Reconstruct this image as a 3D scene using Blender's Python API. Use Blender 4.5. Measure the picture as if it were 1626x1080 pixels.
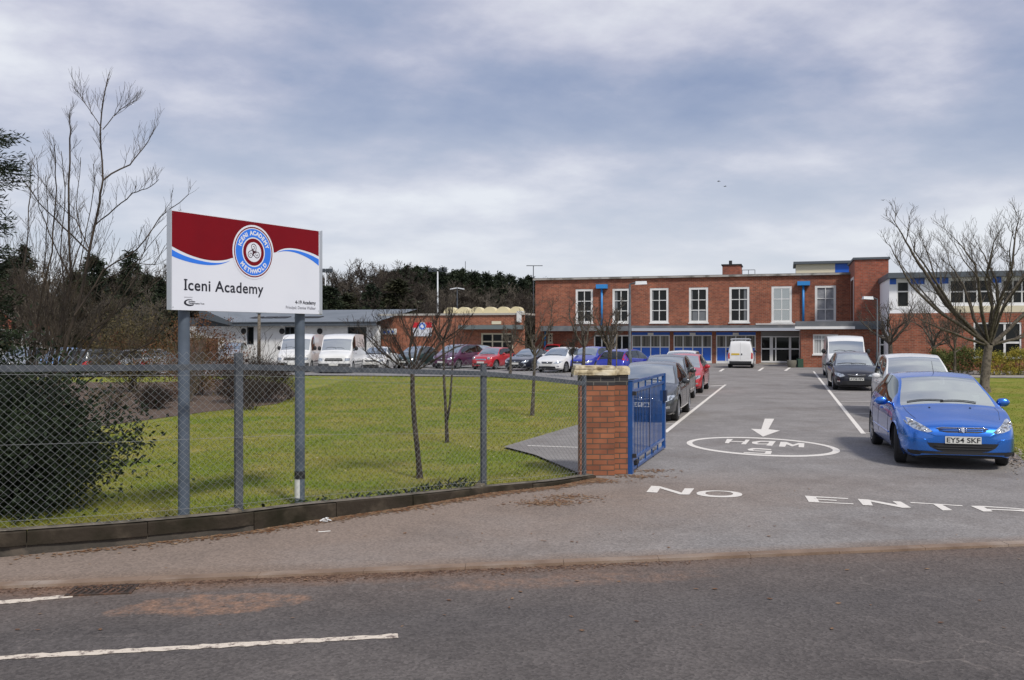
import bpy, bmesh, math, random
import numpy as np
from mathutils import Vector, Matrix, Euler
from mathutils.bvhtree import BVHTree
from mathutils.geometry import delaunay_2d_cdt
R = math.radians
# ------------------------------------------------------------------ camera
F, HZ, CX, CH = 1450.0, 534.0, 813.0, 2.1      # focal length and horizon in photo pixels, eye height in metres
sc = bpy.context.scene
for o in list(bpy.data.objects): bpy.data.objects.remove(o)
cd = bpy.data.cameras.new("camera"); cam = bpy.data.objects.new("camera", cd); sc.collection.objects.link(cam)
cam.location = (0, 0, CH); cam.rotation_euler = (R(90), 0, 0)
cd.sensor_width = 36; cd.lens = F / 1626 * 36; cd.shift_y = -(540 - HZ) / 1626; cd.clip_end = 2000; cd.clip_start = .1
sc.camera = cam
# ------------------------------------------------------------------ sky
SUN_EL, SUN_AZ = 48, 150       # azimuth measured clockwise from +Y
w = bpy.data.worlds.new("World"); sc.world = w; w.use_nodes = True
nt = w.node_tree; N = nt.nodes; Lk = nt.links; N.clear()
def nd(t, **k):
    n = N.new(t)
    for a, b in k.items(): setattr(n, a, b)
    return n
def mth(op, a, b=None, c=None):
    n = nd('ShaderNodeMath', operation=op)
    for i, v in enumerate((a, b, c)):
        if v is None: continue
        if isinstance(v, (int, float)): n.inputs[i].default_value = v
        else: Lk.new(v, n.inputs[i])
    return n.outputs[0]
tc = nd('ShaderNodeTexCoord'); sx = nd('ShaderNodeSeparateXYZ'); Lk.new(tc.outputs['Generated'], sx.inputs[0])
zc = mth('MAXIMUM', sx.outputs[2], 0.0); dn = mth('ADD', zc, .21)
cb = nd('ShaderNodeCombineXYZ'); Lk.new(mth('DIVIDE', sx.outputs[0], dn), cb.inputs[0]); Lk.new(mth('DIVIDE', sx.outputs[1], dn), cb.inputs[1])
mp = nd('ShaderNodeMapping'); mp.inputs['Rotation'].default_value = (0, 0, R(-24)); mp.inputs['Scale'].default_value = (.95, 1.0, 1); mp.inputs['Location'].default_value = (4.3, 1.7, 0)
Lk.new(cb.outputs[0], mp.inputs[0])
n1 = nd('ShaderNodeTexNoise'); n1.inputs['Scale'].default_value = 1.75; n1.inputs['Detail'].default_value = 7; n1.inputs['Roughness'].default_value = .55; n1.inputs['Distortion'].default_value = .05
Lk.new(mp.outputs[0], n1.inputs['Vector'])
n2 = nd('ShaderNodeTexNoise'); n2.inputs['Scale'].default_value = .7; n2.inputs['Detail'].default_value = 3
Lk.new(mp.outputs[0], n2.inputs['Vector'])
den = mth('ADD', mth('MULTIPLY', n1.outputs[0], .62), mth('MULTIPLY', n2.outputs[0], .38))
cr = nd('ShaderNodeValToRGB'); Lk.new(den, cr.inputs[0])
e = cr.color_ramp.elements
e[0].position = .36; e[0].color = (.20, .25, .385, 1); e[1].position = .63; e[1].color = (.66, .67, .71, 1)
for p, c in ((.445, (.275, .315, .435, 1)), (.50, (.365, .385, .49, 1)), (.555, (.50, .505, .585, 1))):
    x = e.new(p); x.color = c
hz = nd('ShaderNodeMapRange'); hz.inputs['From Min'].default_value = 0; hz.inputs['From Max'].default_value = .26; hz.inputs['To Min'].default_value = .92; hz.inputs['To Max'].default_value = 0
Lk.new(zc, hz.inputs['Value'])
mx = nd('ShaderNodeMix', data_type='RGBA'); Lk.new(hz.outputs[0], mx.inputs[0]); Lk.new(cr.outputs[0], mx.inputs[6]); mx.inputs[7].default_value = (.63, .65, .69, 1)
sky = nd('ShaderNodeTexSky', sky_type='NISHITA'); sky.sun_disc = False; sky.sun_elevation = R(SUN_EL); sky.sun_rotation = R(SUN_AZ)
sks = nd('ShaderNodeVectorMath', operation='SCALE'); sks.inputs[3].default_value = .10; Lk.new(sky.outputs[0], sks.inputs[0])
mx2 = nd('ShaderNodeMix', data_type='RGBA'); mx2.inputs[0].default_value = .88; Lk.new(sks.outputs[0], mx2.inputs[6]); Lk.new(mx.outputs[2], mx2.inputs[7])
bg = nd('ShaderNodeBackground'); Lk.new(mx2.outputs[2], bg.inputs[0]); bg.inputs[1].default_value = 1.0
wo = nd('ShaderNodeOutputWorld'); Lk.new(bg.outputs[0], wo.inputs[0])
# ------------------------------------------------------------------ sun
sl = bpy.data.lights.new("sun", 'SUN'); sl.energy = 2.3; sl.angle = R(8); sl.color = (1, .95, .88)
so = bpy.data.objects.new("sun", sl); sc.collection.objects.link(so)
sd = Vector((math.sin(R(SUN_AZ)) * math.cos(R(SUN_EL)), math.cos(R(SUN_AZ)) * math.cos(R(SUN_EL)), math.sin(R(SUN_EL))))
so.rotation_euler = sd.to_track_quat('Z', 'Y').to_euler()
sc.view_settings.view_transform = 'Standard'; sc.view_settings.look = 'None'; sc.view_settings.exposure = .36; sc.view_settings.gamma = 1
# ------------------------------------------------------------------ helpers
def at(px, py, z=0.0):
    Z = (CH - z) * F / (py - HZ); return Vector(((px - CX) / F * Z, Z, z))
def atd(px, py, Z): return Vector(((px - CX) / F * Z, Z, CH - (py - HZ) * Z / F))
class MB:
    def __init__(s): s.v = []; s.f = []
    def add(s, vs, fs):
        b = len(s.v); s.v.extend(tuple(v) for v in vs); s.f.extend(tuple(b + i for i in f) for f in fs); return s
    def box(s, x0, x1, y0, y1, z0, z1):
        return s.add([(x0,y0,z0),(x1,y0,z0),(x1,y1,z0),(x0,y1,z0),(x0,y0,z1),(x1,y0,z1),(x1,y1,z1),(x0,y1,z1)],
                     [(0,3,2,1),(4,5,6,7),(0,1,5,4),(1,2,6,5),(2,3,7,6),(3,0,4,7)])
    def obox(s, c, ax, ay, az):      # centre and three half-axes
        c, ax, ay, az = map(Vector, (c, ax, ay, az))
        vs = [c+i*ax+j*ay+k*az for k in (-1,1) for i, j in ((-1,-1),(1,-1),(1,1),(-1,1))]
        return s.add(vs, [(0,3,2,1),(4,5,6,7),(0,1,5,4),(1,2,6,5),(2,3,7,6),(3,0,4,7)])
    def bar(s, a, b, w, h=None, up=(0,0,1)):
        a, b = Vector(a), Vector(b); h = h or w; d = (b-a); L = d.length; d = d/L
        sd = d.cross(Vector(up)); sd = sd.normalized() if sd.length > 1e-4 else Vector((1,0,0)); u = sd.cross(d)
        return s.obox((a+b)/2, d*L/2, sd*w/2, u*h/2)
    def tube(s, pts, rad, n=6, cap=True):
        pts = [Vector(p) for p in pts]
        if not hasattr(rad, '__len__'): rad = [rad]*len(pts)
        b = len(s.v); m = len(pts); ref = None
        for i, p in enumerate(pts):
            d = (pts[min(i+1, m-1)] - pts[max(i-1, 0)])
            if d.length < 1e-9: d = Vector((0,0,1))
            d.normalize()
            if ref is None: ref = d.orthogonal().normalized()
            ref = ref - d*ref.dot(d)
            ref = ref.normalized() if ref.length > 1e-5 else d.orthogonal().normalized()
            q = d.cross(ref)
            for k in range(n):
                a = 2*math.pi*k/n; s.v.append(tuple(p + (ref*math.cos(a)+q*math.sin(a))*rad[i]))
        for i in range(m-1):
            for k in range(n):
                k2 = (k+1) % n; s.f.append((b+i*n+k, b+i*n+k2, b+(i+1)*n+k2, b+(i+1)*n+k))
        if cap: s.f.append(tuple(b+k for k in range(n))[::-1]); s.f.append(tuple(b+(m-1)*n+k for k in range(n)))
        return s
    def lathe(s, prof, n=24, c=(0,0,0), axis='z'):
        b = len(s.v); m = len(prof)
        for (r, h) in prof:
            for k in range(n):
                a = 2*math.pi*k/n; x, y = r*math.cos(a), r*math.sin(a)
                p = {'z': (x,y,h), 'y': (x,h,y), 'x': (h,x,y)}[axis]
                s.v.append((p[0]+c[0], p[1]+c[1], p[2]+c[2]))
        for i in range(m-1):
            for k in range(n):
                k2 = (k+1) % n; s.f.append((b+i*n+k, b+i*n+k2, b+(i+1)*n+k2, b+(i+1)*n+k))
        return s
    def poly(s, pts, z0=None, z1=None):
        if z0 is None: return s.add(pts, [tuple(range(len(pts)))])
        n = len(pts); vs = [(p[0],p[1],z0) for p in pts]+[(p[0],p[1],z1) for p in pts]
        return s.add(vs, [tuple(range(n))[::-1], tuple(range(n, 2*n))]+[(i,(i+1)%n,n+(i+1)%n,n+i) for i in range(n)])
    def build(s, name, mat, parent=None, smooth=False, sharp=None, fixn=True):
        return mkobj(name, s.v, s.f, mat, parent, smooth, sharp, fixn)
def mkmesh(name, v, f, mat, smooth=False, sharp=None, fixn=False):
    me = bpy.data.meshes.new(name); me.from_pydata([tuple(x) for x in v], [], f); me.materials.append(mat)
    if fixn:
        bm = bmesh.new(); bm.from_mesh(me); bmesh.ops.recalc_face_normals(bm, faces=bm.faces); bm.to_mesh(me); bm.free()
    if smooth:
        me.polygons.foreach_set('use_smooth', [True]*len(me.polygons))
        if sharp: me.set_sharp_from_angle(angle=R(sharp))
    me.update(); return me
def mkobj(name, v, f, mat, parent=None, smooth=False, sharp=None, fixn=False):
    o = bpy.data.objects.new(name, mkmesh(name, v, f, mat, smooth, sharp, fixn)); sc.collection.objects.link(o)
    if parent: o.parent = parent
    return o
def cards(name, V, mat, parent=None):        # V: (n, 4, 3) array of leaf quads
    V = np.asarray(V, dtype=np.float32); n = len(V); k = V.shape[1]
    me = bpy.data.meshes.new(name); me.vertices.add(n*k); me.loops.add(n*k); me.polygons.add(n)
    me.vertices.foreach_set('co', V.ravel()); me.loops.foreach_set('vertex_index', np.arange(n*k, dtype=np.int32))
    me.polygons.foreach_set('loop_start', np.arange(0, n*k, k, dtype=np.int32)); me.polygons.foreach_set('loop_total', np.full(n, k, dtype=np.int32))
    me.materials.append(mat); me.update(); me.validate()
    o = bpy.data.objects.new(name, me); sc.collection.objects.link(o)
    if parent: o.parent = parent
    return o
def tag(o, label=None, cat=None, group=None, kind=None):
    if label: o['label'] = label
    if cat: o['category'] = cat
    if group: o['group'] = group
    if kind: o['kind'] = kind
    return o
def thing(name, label, cat, loc=(0,0,0), rz=0, group=None):
    o = bpy.data.objects.new(name, None); sc.collection.objects.link(o); o.location = loc; o.rotation_euler = (0, 0, rz); o.empty_display_size = .2
    return tag(o, label, cat, group)
def copy_tree(o, parent=None):
    c = o.copy(); sc.collection.objects.link(c)
    if parent: c.parent = parent
    for ch in [x for x in bpy.data.objects if x.parent == o]: copy_tree(ch, c)
    return c
def text_geo(body, size, spacing=1.0, offset=0.0, align='LEFT', bold=False):
    cu = bpy.data.curves.new('t', 'FONT'); cu.body = body; cu.size = size; cu.space_character = spacing; cu.offset = offset; cu.align_x = align; cu.resolution_u = 4
    o = bpy.data.objects.new('t', cu); sc.collection.objects.link(o)
    dg = bpy.context.evaluated_depsgraph_get(); dg.update(); m = o.evaluated_get(dg).to_mesh()
    v = [tuple(p.co) for p in m.vertices]; f = [tuple(p.vertices) for p in m.polygons]
    o.evaluated_get(dg).to_mesh_clear(); bpy.data.objects.remove(o); bpy.data.curves.remove(cu)
    return v, f
# ------------------------------------------------------------------ materials
MATS = {}
def mat(name, col, rough=.7, metal=0.0, var=None, var2=None, bump=None, coat=0.0, spec=.5, emit=None):
    """var/var2: (colour, scale, lo, hi, detail) noise-masked mix with a second colour; bump: (scale, strength)"""
    if name in MATS: return MATS[name]
    m = bpy.data.materials.new(name); m.use_nodes = True; t = m.node_tree; b = t.nodes['Principled BSDF']
    b.inputs['Roughness'].default_value = rough; b.inputs['Metallic'].default_value = metal; b.inputs['Coat Weight'].default_value = coat; b.inputs['Coat Roughness'].default_value = .04
    b.inputs['Specular IOR Level'].default_value = spec; b.inputs['Base Color'].default_value = (*col, 1)
    co = t.nodes.new('ShaderNodeTexCoord'); prev = None
    for vv in (var, var2):
        if not vv: continue
        c2, scl, lo, hi, dt = vv
        n = t.nodes.new('ShaderNodeTexNoise'); n.inputs['Scale'].default_value = scl; n.inputs['Detail'].default_value = dt; t.links.new(co.outputs['Object'], n.inputs['Vector'])
        mr = t.nodes.new('ShaderNodeMapRange'); mr.inputs['From Min'].default_value = lo; mr.inputs['From Max'].default_value = hi; t.links.new(n.outputs[0], mr.inputs[0])
        x = t.nodes.new('ShaderNodeMix'); x.data_type = 'RGBA'; t.links.new(mr.outputs[0], x.inputs[0]); x.inputs[7].default_value = (*c2, 1)
        if prev is None: x.inputs[6].default_value = (*col, 1)
        else: t.links.new(prev, x.inputs[6])
        prev = x.outputs[2]
    if prev is not None: t.links.new(prev, b.inputs['Base Color'])
    if bump:
        n = t.nodes.new('ShaderNodeTexNoise'); n.inputs['Scale'].default_value = bump[0]; n.inputs['Detail'].default_value = 4; t.links.new(co.outputs['Object'], n.inputs['Vector'])
        bp = t.nodes.new('ShaderNodeBump'); bp.inputs['Strength'].default_value = bump[1]; bp.inputs['Distance'].default_value = .01; t.links.new(n.outputs[0], bp.inputs['Height']); t.links.new(bp.outputs[0], b.inputs['Normal'])
    MATS[name] = m; return m
def glassmat(name, tint, refl=.25, trans=.5, dark=(.02,.02,.022)):
    m = bpy.data.materials.new(name); m.use_nodes = True; t = m.node_tree; t.nodes.clear()
    o = t.nodes.new('ShaderNodeOutputMaterial'); g = t.nodes.new('ShaderNodeBsdfGlossy'); g.inputs['Roughness'].default_value = .03; g.inputs[0].default_value = (.93,.98,.96,1)
    tr = t.nodes.new('ShaderNodeBsdfTransparent'); tr.inputs[0].default_value = (*tint, 1)
    d = t.nodes.new('ShaderNodeBsdfDiffuse'); d.inputs[0].default_value = (*dark, 1)
    m1 = t.nodes.new('ShaderNodeMixShader'); m1.inputs[0].default_value = trans; t.links.new(d.outputs[0], m1.inputs[1]); t.links.new(tr.outputs[0], m1.inputs[2])
    lw = t.nodes.new('ShaderNodeFresnel'); lw.inputs[0].default_value = 1.5
    ad = t.nodes.new('ShaderNodeMath'); ad.operation = 'ADD'; ad.use_clamp = True; ad.inputs[1].default_value = refl; t.links.new(lw.outputs[0], ad.inputs[0])
    m2 = t.nodes.new('ShaderNodeMixShader'); t.links.new(ad.outputs[0], m2.inputs[0]); t.links.new(m1.outputs[0], m2.inputs[1]); t.links.new(g.outputs[0], m2.inputs[2]); t.links.new(m2.outputs[0], o.inputs[0])
    return m
def brick_mat(name, c1, c2, mortar, bw=.225, bh=.075, mort=.012, dirt=(.10,.06,.045), bumpy=.4):
    m = bpy.data.materials.new(name); m.use_nodes = True; t = m.node_tree; b = t.nodes['Principled BSDF']; b.inputs['Roughness'].default_value = .85
    co = t.nodes.new('ShaderNodeTexCoord'); s = t.nodes.new('ShaderNodeSeparateXYZ'); t.links.new(co.outputs['Object'], s.inputs[0])
    a = t.nodes.new('ShaderNodeMath'); a.operation = 'ADD'; t.links.new(s.outputs[0], a.inputs[0]); t.links.new(s.outputs[1], a.inputs[1])
    c = t.nodes.new('ShaderNodeCombineXYZ'); t.links.new(a.outputs[0], c.inputs[0]); t.links.new(s.outputs[2], c.inputs[1])
    k = t.nodes.new('ShaderNodeTexBrick'); k.inputs['Scale'].default_value = 1; k.inputs['Brick Width'].default_value = bw; k.inputs['Row Height'].default_value = bh; k.inputs['Mortar Size'].default_value = mort
    k.inputs['Color1'].default_value = (*c1,1); k.inputs['Color2'].default_value = (*c2,1); k.inputs['Mortar'].default_value = (*mortar,1); k.inputs['Bias'].default_value = -.1
    t.links.new(c.outputs[0], k.inputs['Vector'])
    n = t.nodes.new('ShaderNodeTexNoise'); n.inputs['Scale'].default_value = .45; n.inputs['Detail'].default_value = 6; t.links.new(co.outputs['Object'], n.inputs['Vector'])
    mr = t.nodes.new('ShaderNodeMapRange'); mr.inputs['From Min'].default_value = .42; mr.inputs['From Max'].default_value = .72; mr.inputs['To Max'].default_value = .6; t.links.new(n.outputs[0], mr.inputs[0])
    x = t.nodes.new('ShaderNodeMix'); x.data_type = 'RGBA'; t.links.new(mr.outputs[0], x.inputs[0]); t.links.new(k.outputs[0], x.inputs[6]); x.inputs[7].default_value = (*dirt,1)
    n2 = t.nodes.new('ShaderNodeTexNoise'); n2.inputs['Scale'].default_value = 3.5; n2.inputs['Detail'].default_value = 5; t.links.new(co.outputs['Object'], n2.inputs['Vector'])
    x2 = t.nodes.new('ShaderNodeMix'); x2.data_type = 'RGBA'; x2.blend_type = 'MULTIPLY'; x2.inputs[0].default_value = .6; t.links.new(x.outputs[2], x2.inputs[6])
    mr2 = t.nodes.new('ShaderNodeMapRange'); mr2.inputs['From Min'].default_value = .3; mr2.inputs['From Max'].default_value = .7; mr2.inputs['To Min'].default_value = .55; mr2.inputs['To Max'].default_value = 1.25; t.links.new(n2.outputs[0], mr2.inputs[0])
    t.links.new(mr2.outputs[0], x2.inputs[7]); t.links.new(x2.outputs[2], b.inputs['Base Color'])
    bp = t.nodes.new('ShaderNodeBump'); bp.inputs['Strength'].default_value = bumpy; bp.inputs['Distance'].default_value = .01; bp.invert = True; t.links.new(k.outputs['Fac'], bp.inputs['Height']); t.links.new(bp.outputs[0], b.inputs['Normal'])
    return m
white = mat('white_paint', (.74,.74,.72), .45, var=((.55,.54,.50), 1.2, .5, .8, 4))
cream = mat('cream_paint', (.66,.60,.44), .6)
dark = mat('dark_plastic', (.018,.018,.02), .6)
rubber = mat('rubber', (.02,.02,.021), .85, bump=(60,.3))
steel = mat('galvanised_steel', (.095,.107,.122), .65, .2, var=((.055,.063,.075), 7, .4, .7, 5))
wiremat = mat('galvanised_wire', (.30,.31,.31), .5, .3)
postgrey = mat('sign_post_paint', (.095,.12,.155), .5, var=((.07,.09,.115), 5, .45, .7, 4))
alu = mat('aluminium', (.55,.57,.60), .35, .6)
brick = brick_mat('facade_brick', (.38,.108,.052), (.20,.055,.031), (.30,.20,.14), bw=.30, bh=.105, mort=.014, dirt=(.16,.050,.032))
wpanel = mat('white_cladding', (.86,.87,.88), .5)
brick_t = brick_mat('tower_brick', (.42,.10,.048), (.27,.062,.034), (.27,.17,.13), bw=.30, bh=.105)
brick_o = brick_mat('orange_brick', (.40,.125,.058), (.24,.072,.040), (.38,.26,.19), bw=.30, bh=.105, dirt=(.27,.09,.045))
brick_p = brick_mat('pillar_brick', (.36,.130,.060), (.22,.075,.040), (.11,.078,.055), bw=.22, bh=.080, mort=.008, dirt=(.22,.09,.05), bumpy=.8)
brick_e = brick_mat('engineering_brick', (.030,.030,.034), (.045,.042,.045), (.16,.15,.13), bw=.215, bh=.0745, mort=.008, dirt=(.05,.045,.04), bumpy=.7)
winglass = glassmat('window_glass', (.2,.2,.2), refl=-.02, trans=0, dark=(.012,.013,.014))
carglass = glassmat('car_glass', (.62,.70,.68), refl=.60, trans=.9)
sideglass = glassmat('side_glass', (.30,.33,.33), refl=.07, trans=.8)
blue_paint = mat('blue_door_paint', (.015,.115,.55), .4, var=((.02,.10,.42), 2, .5, .8, 3))
gate_blue = mat('gate_blue_paint', (.010,.075,.27), .35, coat=.3, var=((.02,.06,.18), 9, .5, .8, 4))
pipe_blue = mat('pipe_blue_paint', (.03,.24,.60), .4)
felt = mat('roof_felt', (.13,.14,.15), .9, var=((.20,.20,.20), 1.5, .45, .7, 5))
slate = mat('grey_metal_roof', (.17,.19,.215), .7, var=((.13,.15,.17), .5, .4, .7, 3))
fascia = mat('grey_fascia', (.085,.10,.115), .5)
conc = mat('concrete', (.36,.33,.28), .9, var=((.22,.20,.17), 3, .4, .7, 6), bump=(30,.4))
stone = mat('cap_stone', (.52,.44,.28), .9, var=((.20,.15,.08), 9, .46, .62, 6), var2=((.66,.60,.46), 5, .5, .7, 5), bump=(45,.7))
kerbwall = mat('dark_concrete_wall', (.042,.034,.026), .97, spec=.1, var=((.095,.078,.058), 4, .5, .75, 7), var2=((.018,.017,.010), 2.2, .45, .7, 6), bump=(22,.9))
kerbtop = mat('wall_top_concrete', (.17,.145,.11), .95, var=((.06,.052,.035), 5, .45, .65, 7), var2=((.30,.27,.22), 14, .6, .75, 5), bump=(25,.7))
bark = mat('bark', (.062,.050,.038), .95, var=((.15,.13,.10), 12, .45, .7, 5), bump=(30,.8))
bark2 = mat('twig_bark', (.030,.022,.017), .95, var=((.085,.065,.048), 3, .45, .7, 4))
bark3 = mat('pale_bark', (.16,.135,.105), .95, var=((.07,.058,.045), 10, .45, .65, 5), bump=(25,.6))
soil = mat('soil', (.075,.048,.032), .98, var=((.13,.085,.055), 4, .4, .7, 8), bump=(12,1.0))
timber = mat('brown_timber', (.12,.055,.035), .9, var=((.17,.085,.05), 3, .4, .7, 5))
def leafmat(name, c, c2, scl=3.0, rough=.75):
    return mat(name, c, rough, var=(c2, scl, .38, .66, 4), spec=.25)
lf_dark = leafmat('dark_evergreen_leaf', (.007,.013,.006), (.026,.040,.016))
lf_conif = leafmat('conifer_needles', (.013,.022,.013), (.038,.050,.024), .6)
lf_con2 = leafmat('conifer_needles_brown', (.022,.028,.014), (.058,.055,.028), .5)
lf_brown = leafmat('russet_leaf', (.14,.050,.022), (.10,.075,.03), 1.6)
lf_olive = leafmat('olive_leaf', (.06,.055,.025), (.13,.10,.045), 2.5)
lf_heather = leafmat('plum_brown_leaf', (.022,.017,.013), (.05,.034,.026), 3)
lf_yellow = leafmat('yellow_green_leaf', (.40,.32,.05), (.12,.14,.03), 2.2)
lf_hedge = leafmat('hedge_leaf', (.05,.075,.02), (.13,.14,.04), 2.0)
bark4 = mat('ochre_twig_bark', (.085,.062,.040), .95, var=((.030,.023,.017), 2.2, .42, .62, 4))
litter_m = leafmat('dead_leaf', (.16,.075,.035), (.30,.20,.12), 9)
# ------------------------------------------------------------------ ground materials
def asphalt(name, c, c_lo, speck=.45, extra=None):
    m = bpy.data.materials.new(name); m.use_nodes = True; t = m.node_tree; b = t.nodes['Principled BSDF']; b.inputs['Roughness'].default_value = .9; b.inputs['Specular IOR Level'].default_value = .3
    co = t.nodes.new('ShaderNodeTexCoord')
    def noise(s, d, rough=.6, vec=None):
        n = t.nodes.new('ShaderNodeTexNoise'); n.inputs['Scale'].default_value = s; n.inputs['Detail'].default_value = d; n.inputs['Roughness'].default_value = rough; t.links.new(vec or co.outputs['Object'], n.inputs['Vector']); return n.outputs[0]
    def rng(v, a, bb, c0=0., c1=1.):
        r = t.nodes.new('ShaderNodeMapRange'); r.inputs[1].default_value = a; r.inputs[2].default_value = bb; r.inputs[3].default_value = c0; r.inputs[4].default_value = c1; t.links.new(v, r.inputs[0]); return r.outputs[0]
    def mix(f, a, bb, blend='MIX'):
        x = t.nodes.new('ShaderNodeMix'); x.data_type = 'RGBA'; x.blend_type = blend
        if isinstance(f, float): x.inputs[0].default_value = f
        else: t.links.new(f, x.inputs[0])
        for i, v in ((6, a), (7, bb)):
            if isinstance(v, tuple): x.inputs[i].default_value = (*v, 1)
            else: t.links.new(v, x.inputs[i])
        return x.outputs[2]
    def mt(op, a, bb=0., cl=False):
        n = t.nodes.new('ShaderNodeMath'); n.operation = op; n.use_clamp = cl
        for i, v in ((0, a), (1, bb)):
            if isinstance(v, (int, float)): n.inputs[i].default_value = v
            else: t.links.new(v, n.inputs[i])
        return n.outputs[0]
    col = mix(rng(noise(.55, 6), .4, .68), c, c_lo)
    col = mix(rng(noise(2.3, 6), .5, .8, 0, .5), col, tuple(x*1.35 for x in c))
    sx = t.nodes.new('ShaderNodeSeparateXYZ'); t.links.new(co.outputs['Object'], sx.inputs[0]); X, Y = sx.outputs[0], sx.outputs[1]
    if extra: col = extra(t, co, noise, rng, mix, mt, X, Y, col)
    vo = t.nodes.new('ShaderNodeTexVoronoi'); vo.inputs['Scale'].default_value = 48; t.links.new(co.outputs['Object'], vo.inputs['Vector'])
    sp = mix(speck, col, mix(1.0, col, rng(vo.outputs['Color'], .0, 1., .42, 1.6), 'MULTIPLY'))
    col = mix(rng(noise(160, 2), .66, .74, 0, .5), sp, (.42, .38, .34))
    t.links.new(col, b.inputs['Base Color'])
    bp = t.nodes.new('ShaderNodeBump'); bp.inputs['Strength'].default_value = .55; bp.inputs['Distance'].default_value = .006; t.links.new(vo.outputs['Distance'], bp.inputs['Height']); t.links.new(bp.outputs[0], b.inputs['Normal'])
    return m
K0, K1 = 8.50, .165           # kerb line: Y = K0 + K1 X
def ell(t, mt, noise, rng, X, Y, cx, cy, rx, ry, edge=.35):
    dx = mt('DIVIDE', mt('SUBTRACT', X, cx), rx); dy = mt('DIVIDE', mt('SUBTRACT', mt('SUBTRACT', Y, mt('MULTIPLY', mt('SUBTRACT', X, cx), K1)), cy), ry)
    d = mt('ADD', mt('MULTIPLY', dx, dx), mt('MULTIPLY', dy, dy)); d = mt('ADD', d, mt('MULTIPLY', mt('SUBTRACT', noise(2.5, 7, .7), .5), 2.4))
    return rng(d, 1.0, 1.0-edge, 0., 1.)
def road_extra(t, co, noise, rng, mix, mt, X, Y, col):
    d = mt('SUBTRACT', mt('SUBTRACT', Y, mt('MULTIPLY', X, K1)), K0-.12)         # 0 at the kerb, negative on the road
    dd = mt('ADD', d, mt('MULTIPLY', mt('SUBTRACT', noise(1.4, 8, .7), .5), .6))
    left = rng(X, 2.6, -1.5, .25, 1.)
    band = mt('MULTIPLY', rng(dd, -.42, -.05, 0., .9), left)
    col = mix(rng(dd, -1.3, -.2, 0., .35), col, (.165, .120, .095))
    col = mix(band, col, (.19, .115, .075))
    col = mix(mt('MULTIPLY', rng(noise(9, 8, .7), .52, .62), band), col, (.055, .030, .020))
    wv = t.nodes.new('ShaderNodeVectorMath'); wv.operation = 'MULTIPLY_ADD'; nc = t.nodes.new('ShaderNodeTexNoise'); nc.inputs['Scale'].default_value = 1.6; nc.inputs['Detail'].default_value = 6; t.links.new(co.outputs['Object'], nc.inputs['Vector']); t.links.new(nc.outputs['Color'], wv.inputs[0]); wv.inputs[1].default_value = (.9,.9,0); t.links.new(co.outputs['Object'], wv.inputs[2])
    t.links; ck = t.nodes.new('ShaderNodeTexVoronoi'); ck.feature = 'DISTANCE_TO_EDGE'; ck.inputs['Scale'].default_value = .55; t.links.new(wv.outputs[0], ck.inputs['Vector'])
    col = mix(mt('MULTIPLY', rng(ck.outputs[0], .007, .002, 0., .4), rng(noise(.5, 3), .50, .60)), col, (.22, .19, .17))
    col = mix(rng(mt('SINE', mt('ADD', mt('MULTIPLY', d, 3.4), mt('MULTIPLY', noise(.4, 4), 1.5))), .2, 1., 0., .28), col, (.085, .077, .075))
    e1 = mt('MAXIMUM', ell(t, mt, noise, rng, X, Y, -2.35, 7.22, .72, .32), mt('MULTIPLY', ell(t, mt, noise, rng, X, Y, .5, 7.95, 1.5, .26, .8), .6))
    col = mix(mt('MULTIPLY', e1, rng(noise(9, 8, .75), .40, .60, .10, .85)), col, (.27, .160, .105))
    return col
def drive_extra(t, co, noise, rng, mix, mt, X, Y, col):
    # the footway beside the wall is browner than the drive beyond the gate
    dd = mt('ADD', mt('SUBTRACT', Y, mt('MULTIPLY', X, .9)), mt('MULTIPLY', mt('SUBTRACT', noise(.8, 6), .5), 3.0))
    col = mix(mt('MULTIPLY', rng(dd, 7.0, 11.0, .0, .9), rng(Y, 14.5, 12.0, .0, 1.)), col, (.235, .180, .142))
    k = mt('SUBTRACT', mt('SUBTRACT', Y, mt('MULTIPLY', X, K1)), K0)
    k = mt('ADD', k, mt('MULTIPLY', mt('SUBTRACT', noise(2.0, 7, .7), .5), .35))
    col = mix(rng(k, .30, .02, 0., .6), col, (.20, .140, .100))
    col = mix(rng(noise(.7, 7, .65), .50, .70, 0., .45), col, (.13, .105, .088))
    return col
m_drive = asphalt('drive_asphalt', (.250,.234,.222), (.192,.178,.168), extra=drive_extra)
m_road = asphalt('road_asphalt', (.112,.099,.092), (.078,.069,.065), .6, extra=road_extra)
m_park = asphalt('car_park_asphalt', (.26,.25,.245), (.19,.18,.175))
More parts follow.
